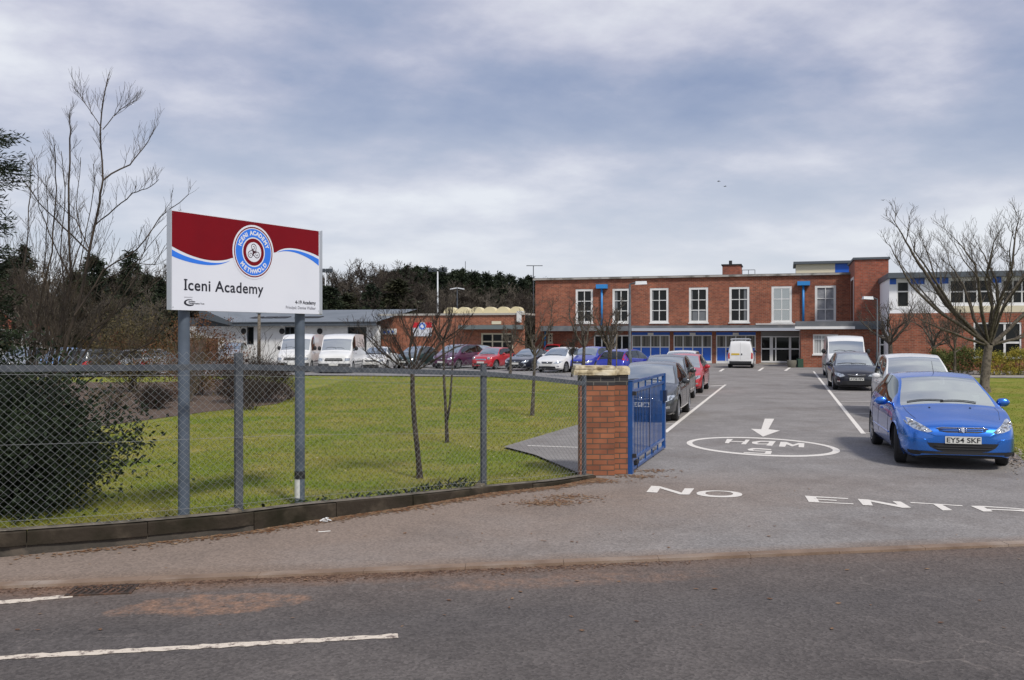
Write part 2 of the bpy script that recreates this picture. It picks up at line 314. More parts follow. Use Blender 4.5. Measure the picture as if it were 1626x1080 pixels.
def grassmat(name, g1, g2, dry, dk):
    m = bpy.data.materials.new(name); m.use_nodes = True; t = m.node_tree; b = t.nodes['Principled BSDF']; b.inputs['Roughness'].default_value = .9; b.inputs['Specular IOR Level'].default_value = .15
    ge = t.nodes.new('ShaderNodeNewGeometry')
    def noise(s, d):
        n = t.nodes.new('ShaderNodeTexNoise'); n.inputs['Scale'].default_value = s; n.inputs['Detail'].default_value = d; n.inputs['Roughness'].default_value = .65; t.links.new(ge.outputs['Position'], n.inputs['Vector']); return n.outputs[0]
    def mix(v, lo, hi, mx, a, c):
        r = t.nodes.new('ShaderNodeMapRange'); r.inputs[1].default_value = lo; r.inputs[2].default_value = hi; r.inputs[4].default_value = mx; t.links.new(v, r.inputs[0])
        x = t.nodes.new('ShaderNodeMix'); x.data_type = 'RGBA'; t.links.new(r.outputs[0], x.inputs[0])
        if isinstance(a, tuple): x.inputs[6].default_value = (*a, 1)
        else: t.links.new(a, x.inputs[6])
        x.inputs[7].default_value = (*c, 1); return x.outputs[2]
    c = mix(noise(.35, 5), .40, .62, 1, g1, g2); c = mix(noise(.9, 7), .50, .72, .85, c, dry); c = mix(noise(14, 4), .5, .72, .6, c, dk); c = mix(noise(55, 2), .58, .72, .6, c, tuple(min(1, x*1.7) for x in dry))
    t.links.new(c, b.inputs['Base Color'])
    bp = t.nodes.new('ShaderNodeBump'); bp.inputs['Strength'].default_value = .8; bp.inputs['Distance'].default_value = .03; t.links.new(noise(30, 4), bp.inputs['Height']); t.links.new(bp.outputs[0], b.inputs['Normal'])
    return m
m_grass = grassmat('lawn_grass', (.145,.195,.016), (.245,.230,.042), (.34,.28,.09), (.060,.10,.012))
m_field = grassmat('field_grass', (.05,.065,.02), (.07,.07,.03), (.10,.085,.05), (.03,.035,.015))
paintm = bpy.data.materials.new('road_paint')
def worn_paint(name, c, lo, hi, under):
    m = bpy.data.materials.new(name); m.use_nodes = True; t = m.node_tree; b = t.nodes['Principled BSDF']; b.inputs['Roughness'].default_value = .8
    co = t.nodes.new('ShaderNodeTexCoord'); n = t.nodes.new('ShaderNodeTexNoise'); n.inputs['Scale'].default_value = 16; n.inputs['Detail'].default_value = 8; n.inputs['Roughness'].default_value = .75; t.links.new(co.outputs['Object'], n.inputs['Vector'])
    r = t.nodes.new('ShaderNodeMapRange'); r.inputs[1].default_value = lo; r.inputs[2].default_value = hi; t.links.new(n.outputs[0], r.inputs[0])
    x = t.nodes.new('ShaderNodeMix'); x.data_type = 'RGBA'; t.links.new(r.outputs[0], x.inputs[0]); x.inputs[6].default_value = (*c,1); x.inputs[7].default_value = (*under,1); t.links.new(x.outputs[2], b.inputs['Base Color'])
    return m
m_paint = worn_paint('white_marking_paint', (.72,.68,.62), .56, .70, (.30,.28,.26))
m_worn = worn_paint('worn_marking_paint', (.66,.58,.48), .50, .60, (.17,.13,.11))
# ------------------------------------------------------------------ ground
def sheet(name, pts, z, m, dice=None):
    o = mkobj(name, [(p[0], p[1], z) for p in pts], [tuple(range(len(pts)))], m); bmf = bmesh.new(); bmf.from_mesh(o.data); bmesh.ops.triangulate(bmf, faces=bmf.faces)
    for f in bmf.faces:
        if f.normal.z < 0: f.normal_flip()
    bmf.to_mesh(o.data); bmf.free(); return tag(o, kind='structure')
def P(px, py, z=0): v = at(px, py, z); return (v.x, v.y)
sheet('ground', [(-900,-300),(900,-300),(900,1200),(-900,1200)], -.30, m_field)
kl = lambda x, d=0: (x, K0 + K1*x + d)
RW = -.022
sheet('road', [kl(-60), kl(60), (60, K0+K1*60-22), (-60, K0-K1*60-22)], RW, m_road)
# wall base line (ground points), from left outside the frame to the gate pillar
WL = [(-220,912),(0,885),(200,866),(385,845),(480,829),(640,806),(775,783),(880,772),(946,759)]
WLg = [P(*p) for p in WL]
vp = (WLg[1][0]-WLg[0][0], WLg[1][1]-WLg[0][1])
WLg[0] = (WLg[1][0]-6.0, WLg[1][1]-6.0*.27)
rd = Vector((math.sin(R(16.73)), math.cos(R(16.73))))          # direction of the drive
EDGE_R = [P(1640,745), P(1616,722), P(1560,690), P(1502,640), P(1478,612), P(1470,597), (22.5, 46.5), (60, 38)]
driveL = [WLg[-1], P(930,757), P(850,722), P(800,709), P(925,672), (4.0,30), (4.6,36), (3.4,41), (-1,47.5), (-12,49.5), (-34,45.5), (-60, 47), (-60, 110), (20, 110), (50, 75), (60, 38.2)]
pts = [kl(-60), kl(-20)] + [kl(60)] + [(60, K0+K1*60+14.0)] + EDGE_R[0:6] + [(24.0,45.5),(60,37)] 
drive_poly = [kl(-30,-.0), kl(60,-.0), (60, K0+K1*60+1), (13.0, 14.2)] + EDGE_R[:6] + [(22.5,46.5),(36,44.5),(36,60),(20,110),(-60,110),(-60,47),(-34,45.5),(-12,49.5),(-1,47.5),(3.4,41),(4.6,36),(4.0,30)] + [P(925,672),P(800,709),P(850,722),P(922,752)] + WLg[::-1] + [(-30, WLg[0][1]-24*.27)]
sheet('driveway', drive_poly, 0.0, m_drive)
LZ = -.04
sheet('lawn', [(-30,1.5),WLg[0]]+WLg[1:]+[P(922,752),P(850,722),P(800,709),P(925,672),(4.0,30),(4.6,36),(3.4,41),(-1,47.5),(-12,49.5),(-34,45.5),(-60,47),(-60,2)][:99], LZ, m_grass)
sheet('lawn_by_car_park', [(13.0,14.2)]+EDGE_R[:6]+[(22.5,46.5),(60,38),(60,15)], -.012, m_grass)
sheet('car_park', [(-60,47.2),(-34,45.8),(-12,49.8),(-1,47.9),(3.6,41.6),(6.5,46),(14,74),(-6,90),(-60,90)], .004, m_park)
# soil bed under the shrubs
bed = [P(-200,720),P(60,712),P(150,676),P(330,652),P(440,640),P(472,626),P(455,608),P(380,600),P(250,606),P(-200,606)]
sheet('soil_bed', bed, LZ+.012, soil)
# path in front of the right-hand hedge
sheet('path', [P(1478,598),P(1700,600),P(1700,596.5),P(1478,595)], .0045, conc)
# kerb edging along the footway
kb = MB()
x = -14.0; rng = random.Random(4)
while x < 14:
    L = .905; a = x+.002; b_ = x+L-.002; j = rng.uniform(-.0025,.0025)
    kb.poly([kl(a,-.125), kl(b_,-.125), kl(b_,.012), kl(a,.012)], -.12, .003+j); x += L
kerbm = mat('kerb_concrete', (.235,.165,.118), .95, var=((.175,.118,.082), 3, .42, .66, 7), var2=((.36,.30,.25), 1.3, .5, .75, 5), bump=(30,.6))
tag(kb.build('kerb', kerbm), kind='structure')
# ------------------------------------------------------------------ markings
def lineg(name, a, b, wd, m=m_paint, z=.005, rag=0, seed=0):
    a, b = Vector(a), Vector(b); d = (b-a).normalized(); n = Vector((-d.y, d.x)); L = (b-a).length; k = max(1, int(L/.06)) if rag else 1
    r = random.Random(seed); up = []; lo = []
    for i in range(k+1):
        p = a+d*L*i/k; up.append(p+n*(wd/2+r.uniform(-rag,rag))); lo.append(p-n*(wd/2+r.uniform(-rag,rag)))
    v = [(p.x,p.y,z) for p in up]+[(p.x,p.y,z) for p in lo]; f = [(i,i+k+1,i+k+2,i+1) for i in range(k)]
    o = mkobj(name, v, f, m); return tag(o, kind='structure')
lineg('road_edge_line', P(-260,1060,RW), P(632,1010,RW), .085, m_worn, RW+.004, .014, 1)
lineg('road_edge_line', P(-200,975,RW), P(116,947,RW), .10, m_worn, RW+.004, .012, 3)
lineg('bay_line', P(1152,611), P(1056,687), .10)
for y, x0, x1 in ((674,1040,1071),(648.5,1088,1105),(629,1104,1128),(613.4,1121,1149)): lineg('bay_line', P(x0,y), P(x1,y-.3), .08, z=.009)
lineg('bay_line', P(1292,590), P(1371,689), .10)
for y, x0, x1 in ((688,1371,1392),(657,1350,1392),(638,1335,1395),(624,1323,1350),(606,1308,1325)): lineg('bay_line', P(x0,y), P(x1,y+.4), .08, z=.009)
for a, b_ in (((1129,613),(1150,612)),((1143,590),(1149,586)),((1205,589),(1212,584)),((1247,589),(1254,584))): lineg('bay_line', P(*a), P(*b_), .16)
lineg('bay_line', P(838,708), P(925,711), .08)
# lettering on the asphalt, given as outlines in photo pixels on the ground plane
def gpoly(name, outl, holes=(), z=.0052, m=m_paint):
    """flat painted shape with holes"""
    vs = []; fs = []; 
    for ring in [outl]+list(holes):
        b = len(vs); vs += [Vector(p) for p in ring]; fs.append([b+i for i in range(len(ring))])
    edges = [(f[i], f[(i+1)%len(f)]) for f in fs for i in range(len(f))]
    rv, re, rf, *_ = delaunay_2d_cdt(vs, edges, [], 0, 1e-6)
    def inside(pt, ring):
        c = False; n = len(ring)
        for i in range(n):
            a, b = ring[i], ring[(i+1)%n]
            if (a[1] > pt[1]) != (b[1] > pt[1]) and pt[0] < (b[0]-a[0])*(pt[1]-a[1])/(b[1]-a[1])+a[0]: c = not c
        return c
    keep = []
    for f in rf:
        c = sum((Vector(rv[i]) for i in f), Vector((0,0)))/len(f)
        if inside(c, outl) and not any(inside(c, h) for h in holes): keep.append(tuple(f))
    return [tuple(v) for v in rv], keep
mk = MB()
def painted(outl, holes=()):
    o = [P(*p) for p in outl]; h = [[P(*p) for p in r] for r in holes]
    v, f = gpoly('', o, h); mk.add([(x[0],x[1],.0052) for x in v], f)
c8 = lambda x, y: (1000+x/6.254, 740+y/6.254)
painted([c8(*p) for p in ((165,262),(215,200),(300,205),(515,268),(545,226),(640,226),(590,288),(500,286),(300,225),(272,268))])
def epts(cx, cy, rx, ry, n=30, e=2.2):
    return [(cx+rx*math.copysign(abs(math.cos(a))**(2/e), math.cos(a)), cy+ry*math.copysign(abs(math.sin(a))**(2/e), math.sin(a))) for a in [2*math.pi*i/n for i in range(n)]]
painted([c8(*p) for p in [(x, y+(x-890)*.028) for x, y in epts(890,281,228,33)]], [[c8(*p) for p in [(x, y+(x-890)*.022) for x, y in epts(888,277,138,22)]]])
c7 = lambda x, y: (1260+x/4.443, 740+y/4.443)
for o in (((80,212),(145,216),(384,230),(386,236),(160,224),(165,234),(304,243),(304,249),(172,240),(182,256),(422,267),(424,273),(108,256)),
          ((452,235),(524,239),(735,276),(697,250),(757,254),(830,297),(770,298),(545,254),(560,282),(490,278)),
          ((820,257),(1192,281),(1192,287),(1050,277),(1124,316),(1054,316),(985,272),(828,264)),
          ((1248,284),(1326,284),(1540,298),(1700,312),(1700,330),(1540,318),(1390,312),(1406,324),(1340,324))):
    painted([c7(*p) for p in o], [[c7(*p) for p in ((1345,292),(1530,303),(1650,313),(1530,311),(1365,305))]] if o[0][0] == 1248 else ())
tag(mk.build('entry_lettering', m_paint), kind='structure')
mk = MB(); c1 = lambda x, y: (1070+x/5.807, 640+y/5.807)
painted([c1(*p) for p in ((838,146),(926,147),(872,244),(978,256),(822,312),(712,240),(806,244))])
def tilt(pts): return [(x, y+(x-825)*.052) for x, y in pts]
painted([c1(*p) for p in tilt(epts(825,407,708,84,64,2))], [[c1(*p) for p in tilt(epts(818,405,648,72,64,2))]])
for o, h in ((((490,334),(545,336),(527,352),(650,357),(662,340),(700,342),(664,384),(618,382),(638,364),(520,358),(505,374),(470,371)), ()),
          (((940,354),(905,398),(850,394),(862,384),(760,384),(720,374),(722,360),(800,351)), ((880,361),(868,377),(780,377),(765,370),(800,360))),
          (((968,404),(984,360),(1040,362),(1100,386),(1150,370),(1204,374),(1200,412),(1150,410),(1152,386),(1090,403),(1040,383),(1024,407)), ()),
          (((905,446),(894,476),(640,462),(650,455),(835,466),(850,450),(760,447),(690,440),(678,428),(720,418),(800,420),(900,429),(896,437),(770,429),(725,432),(740,440),(820,442)), ())):
    painted([c1(*p) for p in o], [[c1(*p) for p in h]] if h else ())
tag(mk.build('speed_marking', m_paint), kind='structure')
# ------------------------------------------------------------------ drain, leaf litter, litter, stones, grass blades
dr = thing('drain_grate', 'rusty iron gully grate choked with leaves beside the kerb', 'drain', at(163,938,RW))
dr.rotation_euler = (0,0,math.atan(K1))
rust = mat('rusty_iron', (.045,.030,.022), .9, var=((.12,.06,.035), 20, .45, .65, 5))
g = MB(); g.box(-.26,.26,-.14,-.115,-.01,.012); g.box(-.26,.26,.115,.14,-.01,.012); g.box(-.26,-.23,-.115,.115,-.01,.012); g.box(.23,.26,-.115,.115,-.01,.012); g.build('frame', rust, dr)
g = MB()
for i in range(8): g.obox((-.19+i*.054,0,.001), (.011,0,0), (.02,.112,0), (0,0,.008))
g.build('bars', rust, dr)
g = MB(); g.box(-.228,.228,-.113,.113,.0005,.0015); g.build('silt', mat('wet_silt', (.02,.014,.01), .9), dr)
rng = random.Random(11)
def flakes(name, label, pts, size, m, thick=.3):
    V = []
    for (x, y, z) in pts:
        a = rng.uniform(0, 6.28); s = size*rng.uniform(.5,1.5); u = Vector((math.cos(a), math.sin(a), rng.uniform(-.3,.5)*thick))*s; v = Vector((-math.sin(a), math.cos(a), rng.uniform(-.3,.5)*thick))*s*rng.uniform(.3,.8); c = Vector((x,y,z+size*.3))
        V.append([c-u, c-v*.9, c+u, c+v])
    o = cards(name, V, m); tag(o, label, 'ground litter', kind='stuff'); return o
def along(path, t):
    seg = [((Vector(path[i+1])-Vector(path[i])).length) for i in range(len(path)-1)]; T = t*sum(seg)
    for i, s in enumerate(seg):
        if T <= s or i == len(seg)-1:
            p = Vector(path[i]).lerp(Vector(path[i+1]), min(1, T/s)); d = (Vector(path[i+1])-Vector(path[i])).normalized(); return p, d
        T -= s
lp = []
for i in range(4200):
    t = rng.random()**.55; p, d = along(WLg[1:], t); n = Vector((d.y, -d.x)); q = p+n*(.03+abs(rng.gauss(0,.10)) ); lp.append((q.x, q.y, .002))
for i in range(1300):
    c = at(*rng.choice([(880,798),(900,790),(860,800),(1010,757),(1035,748),(950,765)])); lp.append((c.x+rng.gauss(0,.22), c.y+rng.gauss(0,.10), .002))
for i in range(110):
    c = at(rng.uniform(0,1626), rng.uniform(760,1000)); lp.append((c.x, c.y, .002 if c.y > K0+K1*c.x else RW+.002))
flakes('dead_leaves', 'dry brown dead leaves drifted along the foot of the low wall', lp, .021, litter_m)
lp = []
for i in range(2600):
    x = rng.uniform(-4.6,1.2)+rng.gauss(0,.5); d = -.13-abs(rng.gauss(0,.09)); q = kl(x, d); lp.append((q[0], q[1], RW+.001))
flakes('gutter_debris', 'crumbled brown twigs and leaf bits lying in the gutter', lp, .013, mat('debris', (.10,.052,.032), .95, var=((.22,.13,.08), 15, .4, .6, 3)))
lp = []
for i in range(1500):
    t = rng.random(); p, d = along(WLg[1:7], t); n = Vector((-d.y, d.x)); q = p+n*(.14+abs(rng.gauss(0,.13))); lp.append((q.x, q.y, .12+rng.uniform(-.08,.05)))
flakes('ivy_fringe', 'dark ivy and dead leaves creeping behind the low wall', lp, .028, lf_dark, 2.5)
lp = []
for i in range(500):
    q = at(*[(1612+rng.gauss(0,10)), 728+rng.gauss(0,9)]); lp.append((q.x, q.y, 0))
flakes('loose_stones', 'pale loose stones along the lawn edge by the blue car', lp, .02, mat('pebble', (.34,.29,.24), .9, var=((.18,.14,.11), 30, .4, .6, 3)), 1.5)
g = MB()
for a in range(5):
    c = at(517+rng.uniform(-7,7), 829+rng.uniform(-3,2)); t = rng.uniform(0,3.1); g.obox((c.x,c.y,.02), (math.cos(t)*.03,math.sin(t)*.03,rng.uniform(0,.015)), (-math.sin(t)*.013,math.cos(t)*.013,0), (0,0,.002))
tag(g.build('paper_scrap', white), 'crumpled white paper scrap at the foot of the low wall', 'litter')
g = MB(); c = at(515,845); g.tube([(c.x-.06,c.y-.02,.006),(c.x+.06,c.y+.03,.006)], .004, 5); tag(g.build('drinking_straw', white), 'thin white drinking straw lying on the footway', 'litter')
lp = []
for i in range(900):
    q = at(rng.uniform(150,940), rng.uniform(600,820)); lp.append((q.x, q.y, LZ+.02))
flakes('lawn_leaves', 'small pale fallen leaves and daisies dotted over the lawn', [p_ for p_ in lp if p_[1] > float(np.interp(p_[0], [w_[0] for w_ in WLg], [w_[1] for w_ in WLg]))+.3], .016, mat('pale_leaf', (.45,.40,.24), .8, var=((.28,.20,.10), 6, .4, .6, 2)), 1.0)
nr = np.random.default_rng(3)
def blades(name, label, poly_test, xr, yr, n, h, m, z):
    x = nr.uniform(*xr, n); y = yr[0]+(yr[1]-yr[0])*nr.random(n)**2.1; k = poly_test(x, y); x, y = x[k], y[k]; n = len(x)
    a = nr.uniform(0, 6.28, n); hh = h*nr.uniform(.4, 1.3, n); wd = .003+.00040*y
    dx, dy = np.cos(a)*wd, np.sin(a)*wd; lx, ly = nr.normal(0, .5, n)*hh, nr.normal(0, .5, n)*hh
    hh = hh*np.clip(1.15-(y-8)/42,.25,1); V = np.zeros((n,3,3)); V[:,0] = np.stack([x-dx,y-dy,np.full(n,z)],1); V[:,1] = np.stack([x+dx,y+dy,np.full(n,z)],1); V[:,2] = np.stack([x+lx,y+ly,z+hh],1)
    tag(cards(name, V, m), label, 'grass', kind='stuff')
wx = np.array([p[0] for p in WLg]); wy = np.array([p[1] for p in WLg])
ex = [P(850,722),P(800,709),P(925,672),(4.0,30),(4.6,36)]
def lawn_ok(x, y):
    ok = y > np.interp(x, wx, wy)+.12
    e1 = np.interp(y, [16.0,17.4,22.07,30,36,41,47.5], [1.0,-.2,1.65,3.95,4.55,3.35,-1.0]); ok &= (x < e1) | (y < 15.6)
    ok &= x < np.where(y < 15.6, 1.0, 99)
    bx = [-20,P(60,712)[0],P(150,676)[0],P(330,652)[0],P(440,640)[0],P(472,626)[0],P(480,620)[0]]; by = [P(0,720)[1],P(60,712)[1],P(150,676)[1],P(330,652)[1],P(440,640)[1],P(472,626)[1],200]
    return ok & (y < np.interp(x, bx, by))
blades('grass_blades', 'short green and straw coloured grass blades on the lawn behind the fence', lawn_ok, (-13, 5), (8.5, 48), 300000, .028, m_grass, LZ)
def lawn2_ok(x, y): return x > np.interp(y, [p[1] for p in EDGE_R[:6]], [p[0] for p in EDGE_R[:6]])+.05
blades('verge_grass_blades', 'short grass blades on the lawn beside the blue car', lawn2_ok, (8, 26), (15, 42), 60000, .028, m_grass, -.012)
# ================================================================== low wall, fence, sign, pillar, gate
def off_path(path, d):
    out = []
    for i, p in enumerate(path):
        a = Vector(path[max(0,i-1)]); b = Vector(path[min(len(path)-1,i+1)]); t = (b-a).normalized(); n = Vector((-t.y, t.x)); q = Vector(p)+n*d; out.append((q.x, q.y))
    return out
def resample(path, n):
    return [along(path, i/(n-1))[0] for i in range(n)]
# top heights of wall along the path, from the photograph
wall_h = {0:.23, 1:.235, 2:.215, 3:.20, 4:.185, 5:.135, 6:.075, 7:.065, 8:.04}
tot = [0]
for i in range(len(WLg)-1): tot.append(tot[-1]+(Vector(WLg[i+1])-Vector(WLg[i])).length)
wh = lambda d: float(np.interp(d, tot, [wall_h[i] for i in range(9)]))
def pt(d):
    x = float(np.interp(d, tot, [p[0] for p in WLg])); y = float(np.interp(d, tot, [p[1] for p in WLg])); return Vector((x, y))
def nrm(d):
    t = (pt(min(d+.3,tot[-1]))-pt(max(d-.3,0))).normalized(); return t, Vector((-t.y, t.x))
wl = thing('low_retaining_wall', 'long low dark concrete wall under the chain link fence', 'wall', (0,0,0))
cop = MB(); foot = MB(); d = 0; r_ = random.Random(6); top_faces = MB()
while d < tot[-1]-.02:
    L = min(r_.uniform(.85,1.0)*1.15, tot[-1]-d); n = 10; jz = r_.uniform(-.006,.006); jo = r_.uniform(-.008,.008)
    prev = None; base = len(cop.v)
    for i in range(n+1):
        dd = d+.004+(L-.008)*i/n; p = pt(dd); t, q = nrm(dd); h = wh(dd)+jz+r_.uniform(-.003,.003); lo = h-.135 if h > .19 else -.05
        a = p+q*(jo+r_.uniform(-.004,.004)); b = p+q*(.16+jo); c = p+q*(.012+jo)
        cop.v += [(a.x,a.y,lo),(a.x,a.y,h-.012),(c.x,c.y,h),(b.x,b.y,h+.004),(b.x,b.y,-.05)]
    for i in range(n):
        for k in range(4): cop.f.append((base+i*5+k, base+(i+1)*5+k, base+(i+1)*5+k+1, base+i*5+k+1))
    cop.f += [(base,base+1,base+2,base+3,base+4), (base+n*5+4,base+n*5+3,base+n*5+2,base+n*5+1,base+n*5)]
    d += L
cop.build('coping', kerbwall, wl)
ft = MB(); n = 40; base = 0; dm = tot[4]+.3
for i in range(n+1):
    dd = dm*i/n; p = pt(dd); t, q = nrm(dd); o_ = .030+r_.uniform(-.012,.012); a = p+q*o_; b = p+q*.15; h = wh(dd)-.128
    ft.v += [(a.x,a.y,-.05),(a.x,a.y,h+r_.uniform(-.004,.004)),(b.x,b.y,h)]
for i in range(n):
    for k in range(2): ft.f.append((i*3+k, (i+1)*3+k, (i+1)*3+k+1, i*3+k+1))
ft.build('footing', mat('rough_footing_concrete', (.060,.052,.042), .95, var=((.11,.09,.07), 6, .5, .7, 7), bump=(14,1.2)), wl)
tp = MB()
n = 120
for i in range(n+1):
    dd = tot[-1]*i/n; p = pt(dd); t, q = nrm(dd); h = wh(dd)+.0085; a = p+q*.016; b = p+q*.150
    tp.v += [(a.x,a.y,h),(b.x,b.y,h+.003)]
for i in range(n): tp.f.append((i*2, (i+1)*2, (i+1)*2+1, i*2+1))
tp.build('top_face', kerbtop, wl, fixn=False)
# ---- fence: runs 8 cm behind the wall's face
fence = thing('chain_link_fence', 'galvanised chain link fence with grey posts and top rail round the lawn', 'fence', (0,0,0))
FOFF = .085; dA, dB = .5, None
d385 = tot[3]; d775 = tot[6]; d932 = tot[8]-.15
def railz(d): return float(np.interp(d, [0, tot[1], d385, d775, d932], [1.83, 1.82, 1.80, 1.63, 1.43]))
def fp(d, z, off=0): t, q = nrm(d); p = pt(d)+q*(FOFF+off); return Vector((p.x, p.y, z))
dd_ = .040
mbw = MB(); i = 0; d = 1.2; step = dd_
nw = int((d932-d)/step)
rr = random.Random(9)
for i in range(nw):
    a, b = d+i*step, d+(i+1)*step
    zt = railz(a)+.125; zb = wh(a)+.01; hstep = .0385; k0 = int(math.ceil(zb/hstep)); pts_ = []
    k = k0
    sag = .012*math.sin(a*1.7)
    while k*hstep < zt + (hstep*.0):
        side = (k+i) % 2; dx = a if side == 0 else b; z = k*hstep+sag
        pts_.append(fp(dx + .003*math.sin(z*7+a*3), z, -.030+.002*(1 if side else -1))); k += 1
    if len(pts_) > 2: mbw.tube(pts_, .0020, 3, cap=False)
mbw.build('wire_mesh', wiremat, fence, fixn=False)
for zf in (.04,.50,.925):
    m_ = MB(); m_.tube([fp(1.2+j*(d932-1.2)/40, wh(1.2+j*(d932-1.2)/40)+.03+(railz(1.2+j*(d932-1.2)/40)-wh(1.2))*zf, -.034) for j in range(41)], .002, 4); m_.build('line_wire', wiremat, fence)
rl = MB(); k = 46; b0 = len(rl.v)
for j in range(k+1):
    dj = 1.0+(d932-1.0)*j/k; z = railz(dj); f0, f1 = fp(dj, 0, -.012), fp(dj, 0, .030)
    rl.v += [(f0.x,f0.y,z-.062),(f0.x,f0.y,z),(f1.x,f1.y,z),(f1.x,f1.y,z-.006),(f0.x+(f1.x-f0.x)*.12,f0.y+(f1.y-f0.y)*.12,z-.006),(f0.x+(f1.x-f0.x)*.12,f0.y+(f1.y-f0.y)*.12,z-.062)]
for j in range(k):
    for q_ in range(6): rl.f.append((j*6+q_, (j+1)*6+q_, (j+1)*6+(q_+1)%6, j*6+(q_+1)%6))
rl.build('rail', steel, fence)
def fpost(d, top, w_, foot_=True, off=-.0):
    m_ = MB(); t, q = nrm(d); c = fp(d, 0, off); T = Vector((t.x,t.y,0)); Q = Vector((q.x,q.y,0)); h = top+.02
    m_.obox((c+Q*.0)+Vector((0,0,h/2-.02)), T*w_/2, Q*.004, (0,0,h/2+.02))          # angle iron: face flange and web
    m_.obox((c+T*(w_/2-.004)+Q*.034)+Vector((0,0,h/2-.02)), T*.004, Q*.030, (0,0,h/2+.02))
    m_.obox((c-T*(w_/2-.004)+Q*.022)+Vector((0,0,h/2-.02)), T*.004, Q*.018, (0,0,h/2+.02))
    o = m_.build('post', steel, fence)
    return c
fpost(d385, 1.90, .085); fpost(d775, 1.70, .075); fpost(1.9, 1.92, .085)
c = fpost(d932, 1.50, .055)
for d_ in (d385, d775):
    m_ = MB(); t, q = nrm(d_); c = fp(d_, wh(d_)+.02, .03)-Vector((t.x,t.y,0))*.05; m_.lathe([(0,-.055),(.075,-.05),(.080,0),(.05,.03),(0,.033)], 9, c)
    m_.v = [(v[0]+.012*math.sin(v[2]*90+v[0]*60), v[1], v[2]) for v in m_.v]; m_.build('concrete_foot', kerbtop, fence)
# ---- school sign
Z1, Z2 = 9.75, 11.72
A = Vector(((272-CX)/F*Z1, Z1, 0)); B = Vector(((511-CX)/F*Z2, Z2, 0)); W = (B-A).length; ang = math.atan2(B.y-A.y, B.x-A.x)
zb_, zt_ = CH-(492-HZ)*Z1/F, CH-(333-HZ)*Z1/F; H = zt_-zb_
sign = thing('school_sign', 'large white and maroon school name board on two grey steel posts', 'sign', (A.x, A.y, 0), ang)
def rrect(x0,x1,y0,y1,r,n=5):
    p = []
    for cx,cy,a0 in ((x1-r,y0+r,-90),(x1-r,y1-r,0),(x0+r,y1-r,90),(x0+r,y0+r,180)):
        for i in range(n+1): a = R(a0+90*i/n); p.append((cx+r*math.cos(a), cy+r*math.sin(a)))
    return p
def vplate(m_, pts, y0, y1):        # outline in (x, z), thickness along y
    n = len(pts); m_.add([(p[0],y0,p[1]) for p in pts]+[(p[0],y1,p[1]) for p in pts], [tuple(range(n)), tuple(range(n,2*n))[::-1]]+[(i,(i+1)%n,n+(i+1)%n,n+i) for i in range(n)])
sign_white = mat('sign_white', (.76,.78,.83), .4, spec=.3, var=((.72,.74,.80), 1.2, .4, .7, 3)); maroon = mat('sign_maroon', (.20,.004,.010), .55, spec=.15, var=((.17,.004,.010), 2, .4, .7, 3)); sblue = mat('sign_blue', (.04,.20,.78), .5, spec=.2); sblack = mat('sign_black', (.012,.012,.022), .5); sgrey = mat('sign_grey_text', (.22,.22,.25), .5)
m_ = MB(); vplate(m_, rrect(-.002,W-.002,zb_,zt_,.02), 0, .058); m_.build('board', sign_white, sign)
m_ = MB(); vplate(m_, [(W-.046,zb_+.012),(W+.004,zb_-.004),(W+.004,zt_+.004),(W-.046,zt_-.008)], -.006, .062); m_.build('edge_trim', alu, sign)
m_ = MB(); vplate(m_, rrect(-.010,.004,zb_-.004,zt_+.004,.006,3), -.004, .062); m_.build('edge_trim', alu, sign)
def post_u(px):
    k = (px-CX)/F; ca, sa = math.cos(ang), math.sin(ang); ox, oy = A.x-sa*.122, A.y+ca*.122; return (k*oy-ox)/(ca-k*sa)
for t in (post_u(292)/W, post_u(476)/W):
    m_ = MB(); m_.lathe([(.062,-.1),(.062,zt_-.05),(0,zt_-.05)], 24, (t*W, .122, 0)); o = m_.build('post', postgrey, sign, smooth=True, sharp=40)
    if t > .5:
        m_ = MB(); m_.lathe([(.066,.30),(.066,.40)], 24, (t*W,.122,0)); m_.build('black_band', dark, o, smooth=True)
        m_ = MB(); m_.lathe([(.0645,.06),(.0645,.295)], 24, (t*W,.122,0)); v = [p for p in m_.v]; keep = [f for f in m_.f if all(v[i][0] < t*W-.040 for i in f)]; m_.f = keep; m_.build('white_strip', white, o, smooth=True, fixn=False)
S = lambda a, v: (a*W, zb_+v*H)
def flat2(outl, m, name, y, holes=(), parent=sign):
    v, f = gpoly('', outl, holes); return mkobj(name, [(p[0], y, p[1]) for p in v], f, m, parent)
def curve(pts, n=40):
    xs = np.array([p[0] for p in pts]); ys = np.array([p[1] for p in pts]); X = np.linspace(xs[0], xs[-1], n); c = np.polyfit(xs, ys, min(len(xs)-1, 4)); return [(float(x), float(y)) for x, y in zip(X, np.polyval(c, X))]
Ltop = curve([(.001,.638),(.07,.585),(.14,.548),(.217,.530),(.29,.537),(.36,.575)])
Rtop = curve([(.655,.685),(.715,.738),(.781,.752),(.88,.735),(.975,.690)])
flat2([S(*p) for p in Ltop]+[S(.5,.62)]+[S(*p) for p in Rtop]+[S(.975,.991),S(.002,.991)], maroon, 'maroon_panel', -.0015)
Lb1 = curve([(.001,.605),(.07,.555),(.14,.523),(.217,.508),(.29,.512),(.345,.543)]); Lb2 = curve([(.001,.540),(.07,.503),(.14,.482),(.217,.478),(.29,.498),(.345,.541)])
flat2([S(*p) for p in Lb1]+[S(*p) for p in Lb2[::-1]], sblue, 'blue_wave', -.0015)
Rb1 = curve([(.665,.688),(.715,.720),(.781,.732),(.88,.710),(.975,.655)]); Rb2 = curve([(.665,.686),(.715,.708),(.781,.708),(.88,.665),(.975,.578)])
